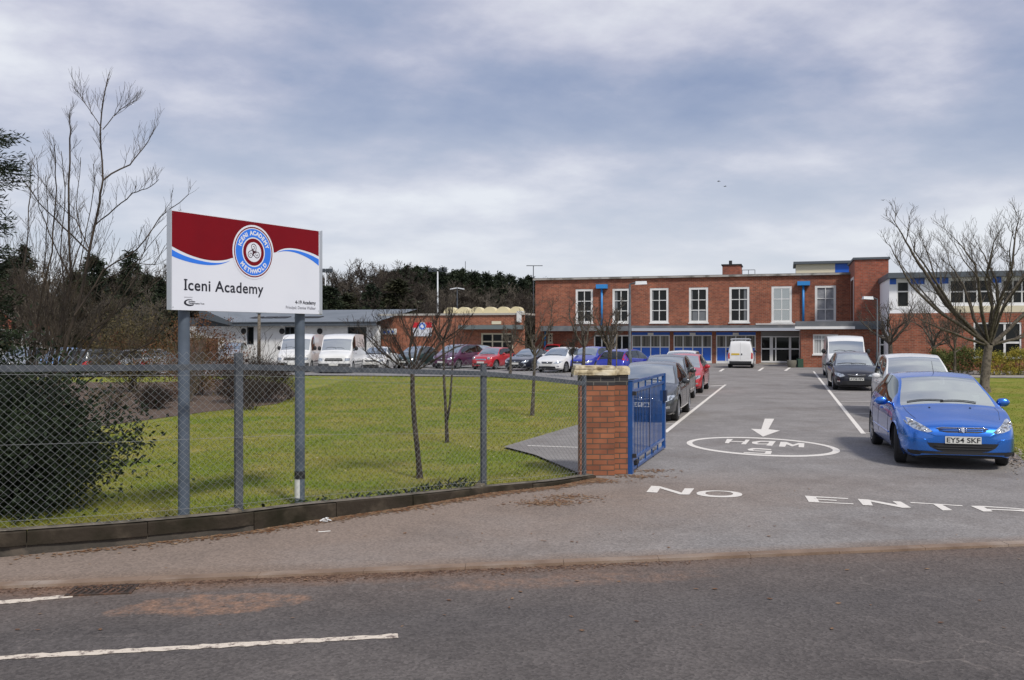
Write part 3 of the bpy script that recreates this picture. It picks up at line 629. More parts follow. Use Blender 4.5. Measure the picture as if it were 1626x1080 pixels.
flat2([S(*p) for p in Rb1]+[S(*p) for p in Rb2[::-1]], sblue, 'blue_wave', -.0015)
cc = S(.500,.66); circ = lambda r, n=64: [(cc[0]+r*math.cos(2*math.pi*i/n), cc[1]+r*math.sin(2*math.pi*i/n)) for i in range(n)]
em = flat2(circ(.318), sign_white, 'emblem', -.0030)
flat2(circ(.296), maroon, 'ring', -.0040, [circ(.282)], em); flat2(circ(.272), sblue, 'blue_ring', -.0040, [circ(.175)], em); flat2(circ(.160), maroon, 'centre_disc', -.0040, (), em); flat2(circ(.116), sign_white, 'white_disc', -.0048, (), em)
tri = MB()
for k in range(3):
    a0 = R(90+120*k); ctr = Vector((cc[0]+.058*math.cos(a0+.1), cc[1]+.058*math.sin(a0+.1))); pts_ = []; ws = []
    for i in range(30):
        th = a0 - 2.2 + i*.34; r = .046*(1-i/33); pts_.append((ctr.x+r*math.cos(th), ctr.y+r*math.sin(th))); ws.append(.0095*(1-i/80))
    p0 = Vector((cc[0], cc[1])); q0 = Vector(pts_[0]); mid = (p0+q0)/2+Vector((math.cos(a0-1.9), math.sin(a0-1.9)))*.022
    lead = [tuple(p0), tuple((p0+mid)/2), tuple(mid)]; pts_ = lead+pts_; ws = [.034,.026,.016]+ws
    L_, R_ = [], []
    for i, p in enumerate(pts_):
        a = Vector(pts_[max(0,i-1)]); b = Vector(pts_[min(len(pts_)-1,i+1)]); t = (b-a).normalized(); n = Vector((-t.y,t.x))*ws[i]/2; L_.append(Vector(p)+n); R_.append(Vector(p)-n)
    n = len(pts_); tri.add([(p.x,-.0054,p.y) for p in L_]+[(p.x,-.0054,p.y) for p in R_], [(i,i+1,n+i+1,n+i) for i in range(n-1)])
tri.build('spiral', mat('sign_spiral', (.05,.01,.02), .5), em, fixn=False)
def stext(body, x, z, size, m, y=-.002, align='LEFT', sx_=1., off=0.0, parent=sign, rot=None, name='lettering', sp=1.0):
    v, f = text_geo(body, size, sp, off, align); out = []
    for p in v:
        px, pz = p[0]*sx_, p[1]
        if rot is not None: px, pz = px*math.cos(rot)-pz*math.sin(rot), px*math.sin(rot)+pz*math.cos(rot)
        out.append((x+px, y, z+pz))
    return mkobj(name, out, f, m, parent)
sx0, sz0 = S(.070,.205)
# slab capitals need drawn serifs
v, f = text_geo('Iceni Academy', .172, 1.06, .0028); wtxt = max(p[0] for p in v); sc_ = (.497*W)/wtxt
m_ = MB(); m_.add([(sx0+p[0]*sc_, -.002, sz0+p[1]) for p in v], f)
m_.build('name_lettering', sblack, sign, fixn=False)
x1s, z1s = S(.070,.205); x1s += .013; m_ = MB(); m_.add([(x1s-.012,-.0022,z1s),(x1s+.034,-.0022,z1s),(x1s+.034,-.0022,z1s+.012),(x1s-.012,-.0022,z1s+.012)], [(0,1,2,3)]); m_.add([(x1s-.012,-.0022,z1s+.106),(x1s+.034,-.0022,z1s+.106),(x1s+.034,-.0022,z1s+.119),(x1s-.012,-.0022,z1s+.119)], [(0,1,2,3)]); m_.build('serif', sblack, sign, fixn=False)
x2, z2 = S(.951,.112); stext('4-19 Academy', x2, z2, .062, sblack, align='RIGHT', off=.0016)
x2, z2 = S(.951,.052); stext('Principal: Denise Walker', x2, z2, .052, sgrey, align='RIGHT', off=.0006)
x2, z2 = S(.072,.128); stext('sponsored by', x2, z2, .020, sgrey)
sw = [(-.002+.0,.05)]
x2, z2 = S(.070,.078)
o1 = [(x2+.075+.075*math.cos(a)*1.0, z2+.037*math.sin(a)) for a in np.linspace(R(60), R(318), 24)]; o2 = [(x2+.088+.060*math.cos(a), z2+.004+.026*math.sin(a)) for a in np.linspace(R(310), R(65), 24)]
flat2([(float(a),float(b)) for a, b in o1+o2], sblack, 'sponsor_mark', -.002)
stext('Academy', x2+.062, z2+.007, .024, sblack, off=.0006); stext('Transformation Trust', x2+.062, z2-.014, .024, sblack, off=.0006)
def arc_text(body, r, mid, flip=False, size=.060, step=None):
    m_ = MB(); n = len(body); step = step or 8.6
    wd = {'I':.5,' ':.6,'M':1.25,'W':1.3,'N':1.1,'O':1.1}; ws = [wd.get(c, 1.0) for c in body]; T = sum(ws)*step; a = -T/2
    for c, w_ in zip(body, ws):
        ca = a+w_*step/2; a += w_*step
        if c == ' ': continue
        v, f = text_geo(c, size, 1, .0034, 'CENTER')
        th = R(mid-ca) if not flip else R(mid+ca)
        rot = th-math.pi/2 if not flip else th+math.pi/2
        px, pz = cc[0]+r*math.cos(th), cc[1]+r*math.sin(th)
        m_.add([(px+p[0]*math.cos(rot)-p[1]*math.sin(rot), -.0046, pz+p[0]*math.sin(rot)+p[1]*math.cos(rot)) for p in v], f)
    m_.build('ring_lettering', sign_white, em, fixn=False)
arc_text('ICENI ACADEMY', .201, 90, size=.068, step=12.6); arc_text('METHWOLD', .248, 270, True, size=.068, step=13.2)
for x, z in ((.02,.03),(W-.06,.04),(.02,H-.03),(W-.06,H-.04)): m_ = MB(); m_.lathe([(.006,-.004),(.006,0),(0,0)][::-1], 8, (x,-.001,zb_+z), 'y'); m_.build('bolt', alu, sign)
# ---- gate pillar
P0 = at(976, 757); G0 = at(937, 757)
pc = at(990, 757)
pil = thing('gate_pillar', 'orange brick gate pillar with dark brick band and mossy stone cap', 'pillar', (at(976,755.5).x, at(976,755.5).y, 0), 0)
m_ = MB(); m_.box(-.52,0,0,.46,-.05,1.36); m_.build('brick_shaft', brick_p, pil); m_ = MB(); m_.box(.002,.215,.13,.40,-.05,1.36); m_.build('brick_pier', brick_p, pil)
m_ = MB(); m_.box(-.525,.005,-.005,.465,1.36,1.515); m_.box(.006,.22,.125,.405,1.36,1.515); m_.build('dark_brick_band', brick_e, pil)
def rough_block(m_, x0,x1,y0,y1,z0,z1,r=.02,seed=1):
    q = random.Random(seed); nx, nz = 6, 3
    pr = [(z0,0),(z0+.3*(z1-z0),0),(z0+.36*(z1-z0),-.0),(z1-.03,0),(z1,.02)]
    b = len(m_.v); ring = []
    per = []
    for i in range(8): per.append((x0+(x1-x0)*i/8, y0))
    for i in range(6): per.append((x1, y0+(y1-y0)*i/6))
    for i in range(8): per.append((x1-(x1-x0)*i/8, y1))
    for i in range(6): per.append((x0, y1-(y1-y0)*i/6))
    n = len(per); cx, cy = (x0+x1)/2, (y0+y1)/2
    for (z, ins) in pr:
        for (x, y) in per:
            k = 1-ins/max(x1-x0,.1)*2; m_.v.append((cx+(x-cx)*k+q.uniform(-.004,.004), cy+(y-cy)*k+q.uniform(-.004,.004), z+q.uniform(-.003,.003)))
    for j in range(len(pr)-1):
        for i in range(n): m_.f.append((b+j*n+i, b+j*n+(i+1)%n, b+(j+1)*n+(i+1)%n, b+(j+1)*n+i))
    m_.f.append(tuple(b+i for i in range(n))[::-1]); m_.f.append(tuple(b+(len(pr)-1)*n+i for i in range(n)))
m_ = MB(); rough_block(m_, -.62,.028,-.055,.52,1.515,1.60,seed=2); rough_block(m_, -.60,.016,-.035,.50,1.605,1.648,seed=4); rough_block(m_, .030,.245,.09,.44,1.515,1.640,seed=3); m_.build('cap', stone, pil, smooth=True, sharp=50)
# ---- gate
h0 = at(1001,752); h1 = at(1055,713); gv = Vector((h1.x-h0.x, h1.y-h0.y)); GL = gv.length; ga = math.atan2(gv.y, gv.x)
gate = thing('entrance_gate', 'open blue steel bar gate hung on the brick pillar', 'gate', (h0.x, h0.y, 0), ga)
m_ = MB(); m_.box(-.065,.03,-.045,.045,-.03,1.42); m_.box(-.075,.04,-.055,.055,1.42,1.428); m_.build('hinge_post', gate_blue, gate)
m_ = MB(); m_.box(GL-.13,GL-.02,-.03,.03,.03,1.415); m_.build('end_stile', gate_blue, gate)
m_ = MB()
for z in (1.395,1.255,.20,.055): m_.box(.05,GL-.13,-.02,.02,z-.022,z+.022)
m_.box(.031,.05,-.02,.02,.03,1.417); m_.build('frame', gate_blue, gate)
ns = 23
for i in range(1, ns):
    x = .05+(GL-.18)*i/ns
    m_ = MB(); zt = 1.233
    m_.box(x-.0065,x+.0065,-.0065,.0065,.222,zt); m_.build('bar', gate_blue, gate)
for i in range(1,5):
    x = .05+(GL-.18)*i/5; m_ = MB(); m_.box(x-.012,x+.012,-.012,.012,1.277,1.373); m_.build('spacer', gate_blue, gate); m_ = MB(); m_.box(x-.012,x+.012,-.012,.012,.077,.178); m_.build('spacer', gate_blue, gate)
m_ = MB(); m_.box(GL*.5-.025,GL*.5+.025,-.024,-.0195,.222,1.233); m_.build('centre_stile', gate_blue, gate)
m_ = MB(); m_.box(GL-.16,GL+.005,-.055,.055,.90,1.10); m_.build('lock_box', mat('dark_blue_lock', (.008,.02,.06), .5), gate)
m_ = MB(); m_.tube([(.45,-.0,.03),(.45,0,.14)], .03, 8); m_.box(.36,.55,-.03,.03,.09,.15); m_.tube([(GL*.62,0,.12),(GL*.62,0,-.01)], .012, 6); m_.build('drop_bolt', dark, gate)
for z in (1.2,.25): m_ = MB(); m_.box(-.075,-.02,-.10,-.045,z,z+.06); m_.build('hinge', dark, gate)
# ================================================================== vehicles
def pchip(pts):
    x = np.array([p[0] for p in pts], float); y = np.array([p[1] for p in pts], float); h = np.diff(x); d = np.diff(y)/h; m = np.zeros(len(x)); m[0], m[-1] = d[0], d[-1]
    for i in range(1, len(x)-1):
        if d[i-1]*d[i] > 0:
            w1, w2 = 2*h[i]+h[i-1], h[i]+2*h[i-1]; m[i] = (w1+w2)/(w1/d[i-1]+w2/d[i])
    def f(t):
        t = min(max(t, x[0]), x[-1]); i = min(int(np.searchsorted(x, t, 'right'))-1, len(x)-2); s = (t-x[i])/h[i]
        return float(y[i]*(1+2*s)*(1-s)**2+h[i]*m[i]*s*(1-s)**2+y[i+1]*s*s*(3-2*s)+h[i]*m[i+1]*s*s*(s-1))
    return f
SPEC = {
 'hatch': dict(L=4.2, W=1.73, H=1.50, top=[(0,.58),(.03,.66),(.12,.735),(.45,.85),(.85,.945),(1.02,.99),(1.45,1.23),(1.9,1.435),(2.4,1.50),(3.0,1.485),(3.55,1.40),(3.85,1.19),(4.05,.98),(4.16,.80),(4.2,.60)],
   belt=[(0,.55),(.12,.66),(.45,.79),(1.0,.92),(2.2,.965),(3.4,1.03),(3.9,.97),(4.15,.75),(4.2,.57)], cowl=1.02, rf=1.9, rr=3.55, bg=4.02, sw=(1.42,3.66), pil=(2.42,3.12), wf=.84, wr=3.45, r=.315, roof=.665, cw=.86),
 'mini': dict(L=3.63, W=1.69, H=1.41, top=[(0,.55),(.02,.66),(.10,.76),(.35,.86),(.80,.92),(.92,.95),(1.25,1.19),(1.52,1.35),(2.0,1.405),(2.8,1.39),(3.25,1.33),(3.42,1.12),(3.52,.92),(3.60,.75),(3.63,.55)],
   belt=[(0,.52),(.10,.70),(.35,.80),(.9,.89),(2,.92),(3.2,.94),(3.55,.80),(3.63,.52)], cowl=.92, rf=1.52, rr=3.25, bg=3.5, sw=(1.12,3.30), pil=(2.25,), wf=.62, wr=3.08, r=.31, roof=.70, cw=.86),
 'coupe': dict(L=4.15, W=1.80, H=1.35, top=[(0,.52),(.03,.62),(.15,.70),(.6,.80),(1.2,.88),(1.32,.90),(1.75,1.13),(2.1,1.28),(2.5,1.345),(3.0,1.30),(3.4,1.16),(3.8,.98),(4.0,.90),(4.1,.78),(4.15,.58)],
   belt=[(0,.50),(.15,.63),(.6,.74),(1.3,.85),(2.2,.88),(3.3,.93),(3.9,.86),(4.15,.56)], cowl=1.32, rf=2.1, rr=2.95, bg=3.75, sw=(1.62,3.3), pil=(2.6,), wf=.85, wr=3.35, r=.32, roof=.64, cw=.82),
 'mpv': dict(L=4.28, W=1.75, H=1.64, top=[(0,.62),(.03,.72),(.12,.80),(.45,.95),(.75,1.04),(.85,1.08),(1.3,1.37),(1.75,1.56),(2.3,1.635),(3.2,1.62),(3.85,1.54),(4.05,1.30),(4.18,1.05),(4.25,.85),(4.28,.62)],
   belt=[(0,.58),(.12,.74),(.45,.88),(.9,.98),(2.2,1.0),(3.4,1.03),(4.1,.98),(4.28,.6)], cowl=.85, rf=1.75, rr=3.85, bg=4.16, sw=(1.22,3.92), pil=(2.3,3.2), wf=.80, wr=3.52, r=.315, roof=.72, cw=.86),
 'estate': dict(L=4.5, W=1.73, H=1.46, top=[(0,.58),(.03,.66),(.12,.74),(.5,.85),(1.0,.94),(1.15,.98),(1.6,1.23),(2.0,1.40),(2.5,1.455),(3.4,1.45),(4.15,1.38),(4.3,1.15),(4.42,.95),(4.48,.78),(4.5,.58)],
   belt=[(0,.55),(.12,.67),(.5,.79),(1.1,.91),(2.2,.95),(3.6,.99),(4.3,.94),(4.5,.55)], cowl=1.15, rf=2.0, rr=4.15, bg=4.40, sw=(1.55,4.2), pil=(2.5,3.3), wf=.90, wr=3.50, r=.315, roof=.68, cw=.85),
 'saloon': dict(L=4.6, W=1.76, H=1.46, top=[(0,.58),(.03,.67),(.12,.75),(.5,.86),(1.05,.95),(1.18,.98),(1.65,1.24),(2.05,1.40),(2.5,1.455),(3.1,1.42),(3.55,1.24),(3.95,1.06),(4.1,1.03),(4.48,.98),(4.57,.82),(4.6,.58)],
   belt=[(0,.55),(.12,.67),(.5,.79),(1.1,.91),(2.2,.95),(3.6,.98),(4.4,.94),(4.57,.75),(4.6,.55)], cowl=1.18, rf=2.05, rr=3.1, bg=3.9, sw=(1.6,3.7), pil=(2.55,3.25), wf=.92, wr=3.58, r=.32, roof=.66, cw=.85),
 'van': dict(L=4.9, W=1.97, H=2.15, top=[(0,.60),(.03,.80),(.12,.98),(.35,1.12),(.62,1.20),(.70,1.24),(.98,1.62),(1.18,1.86),(1.45,2.03),(1.9,2.12),(3.0,2.15),(4.7,2.13),(4.85,2.08),(4.89,1.4),(4.9,.6)],
   belt=[(0,.56),(.12,.90),(.35,1.02),(.8,1.12),(2,1.18),(4.8,1.18),(4.9,1.0)], cowl=.70, rf=1.20, rr=4.84, bg=4.88, sw=(1.02,1.85), pil=(), wf=.80, wr=3.75, r=.34, roof=.84, cw=.88, nor=True, side='van'),
 'smallvan': dict(L=4.0, W=1.68, H=1.82, top=[(0,.58),(.03,.70),(.12,.80),(.45,.95),(.85,1.04),(.95,1.08),(1.35,1.42),(1.65,1.64),(2.0,1.76),(2.6,1.81),(3.7,1.80),(3.86,1.72),(3.95,1.2),(4.0,.6)],
   belt=[(0,.55),(.12,.72),(.45,.86),(1,.96),(2,1.02),(3.8,1.04),(4.0,.9)], cowl=.95, rf=1.65, rr=3.86, bg=3.92, sw=(1.3,2.3), pil=(), wf=.75, wr=3.2, r=.30, roof=.74, cw=.86, nor=True, side='van'),
}
SPEC['hatch3'] = dict(SPEC['hatch'], pil=(2.75,))
WPL = [(0,.46),(.02,.60),(.07,.74),(.16,.84),(.34,.92),(.65,.975),(1.1,1.0)]
def wfun(L, W, blunt=False):
    if blunt: p = [(0,.62),(.02,.74),(.07,.84),(.16,.91),(.34,.96),(.65,.99),(1.1,1.0),(L-.2,1.0),(L-.05,.985),(L,.95)]
    else: p = WPL+[(L-1.0,1.0),(L-.5,.965),(L-.25,.92),(L-.1,.86),(L-.03,.77),(L,.66)]
    f = pchip(p); return lambda s: f(s)*W/2
hm_lens = mat('headlamp_lens', (.62,.66,.70), .08, .55, coat=1.0, var=((.20,.22,.24), 16, .50, .58, 2))
hm_chrome = mat('lamp_chrome', (.75,.77,.80), .12, 1.0); red_lens = mat('red_lamp', (.42,.008,.008), .25, coat=.6); amber = mat('amber_lamp', (.55,.16,.02), .3); grille_m = mat('grille_black', (.012,.012,.013), .5)
alloy = mat('alloy_wheel', (.42,.43,.45), .3, .7); cap_m = mat('wheel_cap', (.40,.42,.44), .4, .5); seatm = mat('seat_cloth', (.035,.037,.042), .9); interior = mat('cabin_trim', (.055,.057,.062), .85); plate_w = mat('plate_white', (.62,.62,.58), .5); plate_y = mat('plate_yellow', (.62,.42,.04), .5); chrome = mat('chrome_trim', (.70,.71,.73), .15, 1.0)
def paint(name, c, metal=.35, rough=.32): return mat(name, c, rough, metal, coat=1.0, var=(tuple(x*.9 for x in c), 1.3, .35, .7, 4), spec=.5)
def make_car(name, label, cat, kind, col, cx, cy, hd, scale=(1,1,1), group='vehicles parked around the school', detail=1, plate=None, rearplate=None, lamps='modern', alloys=True, rest=None, res=1):
    sp = SPEC[kind]; kx, ky, kz = scale; L = sp['L']*kx; W = sp['W']*ky
    top = pchip([(s*kx, z*kz) for s, z in sp['top']]); belt = pchip([(s*kx, z*kz) for s, z in sp['belt']]); wf = wfun(L, W, kind in ('van','smallvan'))
    cowl, rf, rr_, bg_ = [sp[k]*kx for k in ('cowl','rf','rr','bg')]; sw0, sw1 = [x*kx for x in sp['sw']]; r = sp['r']; xf, xr = sp['wf']*kx, sp['wr']*kx
    wt_ = pchip([(0,.60),(.5*cowl,.74),(cowl,sp['cw']),(rf,sp['roof']+.03),((rf+rr_)/2,sp['roof']+.03),(rr_,sp['roof']),(bg_,max(sp['roof'],.74 if not sp.get('nor') else sp['roof'])),(L,.62 if not sp.get('nor') else sp['roof'])])
    wt = lambda s: min(wt_(s)*W/2, wf(s)*.95)
    zb = pchip([(0,.24),(.2,.19),(L*.3,.20),(L*.7,.20),(L-.3,.24),(L,.30)])
    crown = pchip([(0,.02),(cowl*.5,.045),(cowl,.05),(rf,.045),(rr_,.045),(L,.03)])
    zbe = lambda s: min(belt(s), top(s)-.03)
    zte = lambda s: max(top(s)-crown(s), zbe(s)+.008)
    root = thing(name, label, cat, (cx, cy, 0), hd, group)
    pl = sorted(set([round(x,4) for x in list(np.linspace(0,.2,5*1))+list(np.linspace(.2,L-.2,int(44*res)))+list(np.linspace(L-.2,L,5))+[cowl+.03*kx,rf-.02,rr_+.04,bg_,sw0,sw1]+[p*kx+q for p in sp['pil'] for q in (-.035,.035)]]))
    st = [pl[0]]
    key = [cowl+.03*kx,rf-.02,rr_+.04,bg_,sw0,sw1]+[p*kx+q for p in sp['pil'] for q in (-.035,.035)]
    for x in pl[1:]:
        if x-st[-1] < .018 and not any(abs(x-k) < 1e-3 for k in key): continue
        if x-st[-1] < .018 and any(abs(x-k) < 1e-3 for k in key) and not any(abs(st[-1]-k) < 1e-3 for k in key) and st[-1] > 0: st[-1] = x; continue
        st.append(x)
    NB = 12; CF = [.0,.09,.3,.55,.8,.93,1.0]; DF = [0,.05,.2,.4,.65,.9,1.0]
    def bpt(s, t):        # lower side
        w = wf(s); z0, z1 = zb(s), zbe(s); z = z0+(z1-z0)*t
        prof = np.interp(t, [0,.06,.18,.42,.66,.72,.86,1.0], [.90,.955,.985,1.0,.996,.988,.972,.935]); return w*float(prof), z
    def cpt(s, p):
        y0, z0 = bpt(s, 1.0); y1, z1 = wt(s), zte(s); b = .012*math.sin(math.pi*p); return y0+(y1-y0)*p+b, z0+(z1-z0)*p+b*.3
    def dpt(s, q):        # q 0 at the edge, 1 at the centre
        y = wt(s)*(1-q); z = zte(s)+(top(s)-zte(s))*(1-(1-q)**2); return y, z
    cols = [('B', 1, i/(NB-1)) for i in range(NB)]+[('C', 1, p) for p in CF[1:]]+[('D', 1, q) for q in DF[1:]]+[('D', -1, q) for q in DF[-2:0:-1]]+[('C', -1, p) for p in CF[:0:-1]]+[('B', -1, i/(NB-1)) for i in range(NB-1,-1,-1)]
    M = len(cols); V = []
    for s in st:
        for b, sg, t in cols:
            y, z = bpt(s,t) if b == 'B' else cpt(s,t) if b == 'C' else dpt(s,t); V.append([L/2-s, sg*y, z])
    n = len(st); RA = r+.045; faces = {'body': [], 'windshield': [], 'rear_window': [], 'pillar_trim': [], 'L': [], 'Rt': []}; hull = []; snap = {}; side_p = [sw0]+[x for p in sp['pil'] for x in (p*kx-.035, p*kx+.035)]+[sw1]
    V0 = [tuple(v) for v in V]
    def dist(vi, xw): return math.hypot(V0[vi][0]-(L/2-xw), V0[vi][2]-r)
    for i in range(n-1):
        sm = (st[i]+st[i+1])/2
        for j in range(M-1):
            f = (i*M+j, i*M+j+1, (i+1)*M+j+1, (i+1)*M+j); b0, s0, t0 = cols[j]; b1, s1, t1 = cols[j+1]; hull.append(f)
            band = 'B' if b0 == 'B' and b1 == 'B' else 'D' if (b1 == 'D' and (b0 == 'D' or t0 == 1.0 and b0 == 'C')) or (b0 == 'D' and (b1 == 'D' or (b1 == 'C' and t1 == 1.0))) else 'C'
            if band == 'B':
                kill = False
                for xw in (xf, xr):
                    ins = [vi for vi in f if dist(vi, xw) < RA]
                    if len(ins) == 4: kill = True
                    elif ins:
                        for vi in ins: snap[vi] = xw
                if kill: continue
                faces['body'].append(f); continue
            if band == 'D':
                edge = min(t0 if b0 == 'D' else 0, t1 if b1 == 'D' else 0) < .04
                if cowl+.02*kx < sm < rf-.02 and not edge: faces['windshield'].append(f); continue
                if not sp.get('nor') and rr_+.03 < sm < bg_ and not edge: faces['rear_window'].append(f); continue
                faces['body'].append(f); continue
            tl, th = sorted((t0 if b0 == 'C' else 0, t1 if b1 == 'C' else 0)); hgt = zte(sm)-zbe(sm)
            if sw0 < sm < sw1 and tl >= .08 and th <= .94 and hgt > .10:
                pane = False
                for k in range(0, len(side_p), 2):
                    if side_p[k] < sm < side_p[k+1]: pane = True; (faces.setdefault(('w', s0, k), [])).append(f)
                if not pane: faces['pillar_trim'].append(f)
                continue
            faces['body'].append(f)
    for vi, xw in snap.items():
        dx, dz = V0[vi][0]-(L/2-xw), V0[vi][2]-r; d_ = math.hypot(dx, dz)
        if d_ > 1e-4 and dz > -r*.6: V[vi][0] = L/2-xw+dx*RA/d_; V[vi][2] = max(r+dz*RA/d_, .15)
    for i0 in (0, (n-1)*M):
        for j in range(M//2):
            a, b_ = i0+j, i0+j+1; c_, d_ = i0+M-2-j, i0+M-1-j
            if b_ < c_: faces['body'].append((a,b_,c_,d_)); hull.append((a,b_,c_,d_))
            elif b_ == c_: faces['body'].append((a,b_,d_)); hull.append((a,b_,d_))
    def sub(fs, nm, m, par, sm=True, sharp=35):
        idx = {}; vv = []; ff = []
        for f in fs:
            g_ = []
            for vi in f:
                if vi not in idx: idx[vi] = len(vv); vv.append(V[vi])
                g_.append(idx[vi])
            ff.append(tuple(g_))
        return mkobj(nm, vv, ff, m, par, sm, sharp, True)
    body = sub(faces['body'], 'body', col, root)
    sub(faces['windshield'], 'windshield', carglass, root)
    if faces['rear_window']: sub(faces['rear_window'], 'rear_window', sideglass, root)
    if faces['pillar_trim']: sub(faces['pillar_trim'], 'pillar_trim', dark, root)
    for k, fs in faces.items():
        if isinstance(k, tuple): sub(fs, 'side_window', sideglass, root)
    bvh = BVHTree.FromPolygons([Vector(v) for v in V0], hull)
    def cast(axis, a, b, sg=1):
        if axis == 'f': o, d = Vector((6, a, b)), Vector((-1,0,0))
        elif axis == 'r': o, d = Vector((-6, a, b)), Vector((1,0,0))
        elif axis == 's': o, d = Vector((a, sg*4, b)), Vector((0,-sg,0))
        else: o, d = Vector((a, b, 5)), Vector((0,0,-1))
        h = bvh.ray_cast(o, d); return (h[0], -d) if h[0] is not None else (None, -d)
    def patch(nm, outl, m, axis='f', sg=1, off=.006, step=.05, par=root, thick=0.0):
        xs = [p[0] for p in outl]; ys = [p[1] for p in outl]; pts_ = []
        for i in range(len(outl)):
            a, b = Vector(outl[i]), Vector(outl[(i+1)%len(outl)]); k = max(1, int((b-a).length/step))
            for j in range(k): pts_.append(a.lerp(b, j/k))
        nb = len(pts_); gx = np.arange(min(xs)+step/2, max(xs), step); gy = np.arange(min(ys)+step/2, max(ys), step)
        def ins(p):
            c = False
            for i in range(nb):
                a, b = pts_[i], pts_[(i+1)%nb]
                if (a[1] > p[1]) != (b[1] > p[1]) and p[0] < (b[0]-a[0])*(p[1]-a[1])/(b[1]-a[1])+a[0]: c = not c
            return c
        for x in gx:
            for y in gy:
                p = Vector((x, y))
                if ins(p) and min((p-q).length for q in pts_[:nb]) > step*.35: pts_.append(p)
        rv, re, rf_, *_ = delaunay_2d_cdt(pts_, [(i,(i+1)%nb) for i in range(nb)], [], 0, 1e-6)
        ok = [tuple(f) for f in rf_ if ins(sum((Vector(rv[i]) for i in f), Vector((0,0)))/len(f))]
        pos = []; good = []
        for v in rv:
            h, d = cast(axis, v[0], v[1], sg); good.append(h is not None); pos.append(h+d*off if h is not None else Vector((0,0,0)))
        ok = [f for f in ok if all(good[i] for i in f)]
        if not ok: return None
        mx_ = np.median([abs(pos[i].x if axis in 'fr' else pos[i].y) for f in ok for i in f])
        use = sorted({i for f in ok for i in f}); re_ = {u: k for k, u in enumerate(use)}
        return mkobj(nm, [pos[u] for u in use], [tuple(re_[i] for i in f) for f in ok], m, par, True, 40, True)
    mir = lambda o: [(-a, b) for a, b in o]
    def line(nm, pts_, m, axis='s', sg=1, rad=.004, off=.0, par=root, n=4):
        P_ = []
        for i in range(len(pts_)-1):
            a, b = Vector(pts_[i]), Vector(pts_[i+1]); k = max(1, int((b-a).length/.06))
            for j in range(k): P_.append(a.lerp(b, j/k))
        P_.append(Vector(pts_[-1])); out = []
        for p in P_:
            h, d = cast(axis, p.x, p.y, sg)
            if h is not None: out.append(h+d*off)
        if len(out) > 1: m__ = MB(); m__.tube(out, rad, n); return m__.build(nm, m, par, smooth=True)
    # wheels
    for xw in (xf, xr):
        for sg in (1, -1):
            yo = wf(xw)*.985; m_ = MB(); wd = .19 if kind != 'van' else .2
            pr = [(r*.66,-.0),(r*.80,.004),(r*.93,-.004),(r*.99,-.022),(r,-.05),(r,-wd+.05),(r*.98,-wd+.01),(r*.7,-wd)]
            rot = R(-11) if rest == 'steer' and xw == xf else 0
            wt2 = m_.lathe([(a, b_*sg) for a, b_ in pr], 28, (0,0,0), 'y').build('wheel', rubber, root, smooth=True, sharp=60); wt2.location = (L/2-xw, sg*(yo-.012), r); wt2.rotation_euler = (0,0,rot)
            rm = MB(); rr0 = r*.68; rm.lathe([(rr0,.006*sg),(rr0*.93,.004*sg),(rr0*.9,-.05*sg),(rr0*.88,-.16*sg)], 28, (0,0,0), 'y')
            nsp = 5 if alloys else 7
            for k in range(nsp):
                a = 2*math.pi*k/nsp+.3; a1 = Vector((math.cos(a),0,math.sin(a))); a2 = Vector((-math.sin(a),0,math.cos(a))); wd_ = .028 if alloys else .05
                c_ = a1*rr0*.5+Vector((0,-.010*sg,0)); rm.obox(c_, a1*rr0*.46, a2*wd_, Vector((0,.008,0)))
            rm.lathe([(0,-.006*sg),(.05,-.008*sg),(.062,-.03*sg)], 14, (0,0,0), 'y'); ro = rm.build('rim', alloy if alloys else cap_m, wt2, smooth=True, sharp=35)
            bd = MB(); bd.lathe([(0,-.085*sg),(rr0*.9,-.085*sg)], 20, (0,0,0), 'y'); bd.build('brake_backing', dark, wt2)
            lin = MB(); ys = sg*(yo-.24); arc = [(math.cos(a)*(RA+.003), math.sin(a)*(RA+.003)) for a in np.linspace(-.35, math.pi+.35, 22)]; b0 = len(lin.v)
            for (x, z) in arc: lin.v += [(L/2-xw+x, sg*(yo-.012), max(r+z,.12)), (L/2-xw+x, ys, max(r+z,.12))]
            for i in range(len(arc)-1): lin.f.append((b0+2*i,b0+2*i+1,b0+2*i+3,b0+2*i+2))
            lin.f.append(tuple(b0+2*i+1 for i in range(len(arc)))); lin.build('arch_liner', dark, root, fixn=False)
    m_ = MB(); m_.box(-L/2+.25,L/2-.25,-W*.36,W*.36,.165,.30); m_.box(-L/2+.12,L/2-.12,-W*.30,W*.30,.21,.34); m_.build('underbody', dark, root)
    # cabin
    zs = belt(rf); m_ = MB(); m_.box(L/2-bg_*.985+.1, L/2-cowl-.1, -W*.40, W*.40, .42, .50); m_.build('cabin_floor', interior, root)
    m_ = MB(); m_.box(L/2-cowl-.42, L/2-cowl-.02, -W*.39, W*.39, .6, zbe(cowl+.2)-.03); m_.build('dashboard', interior, root, smooth=False)
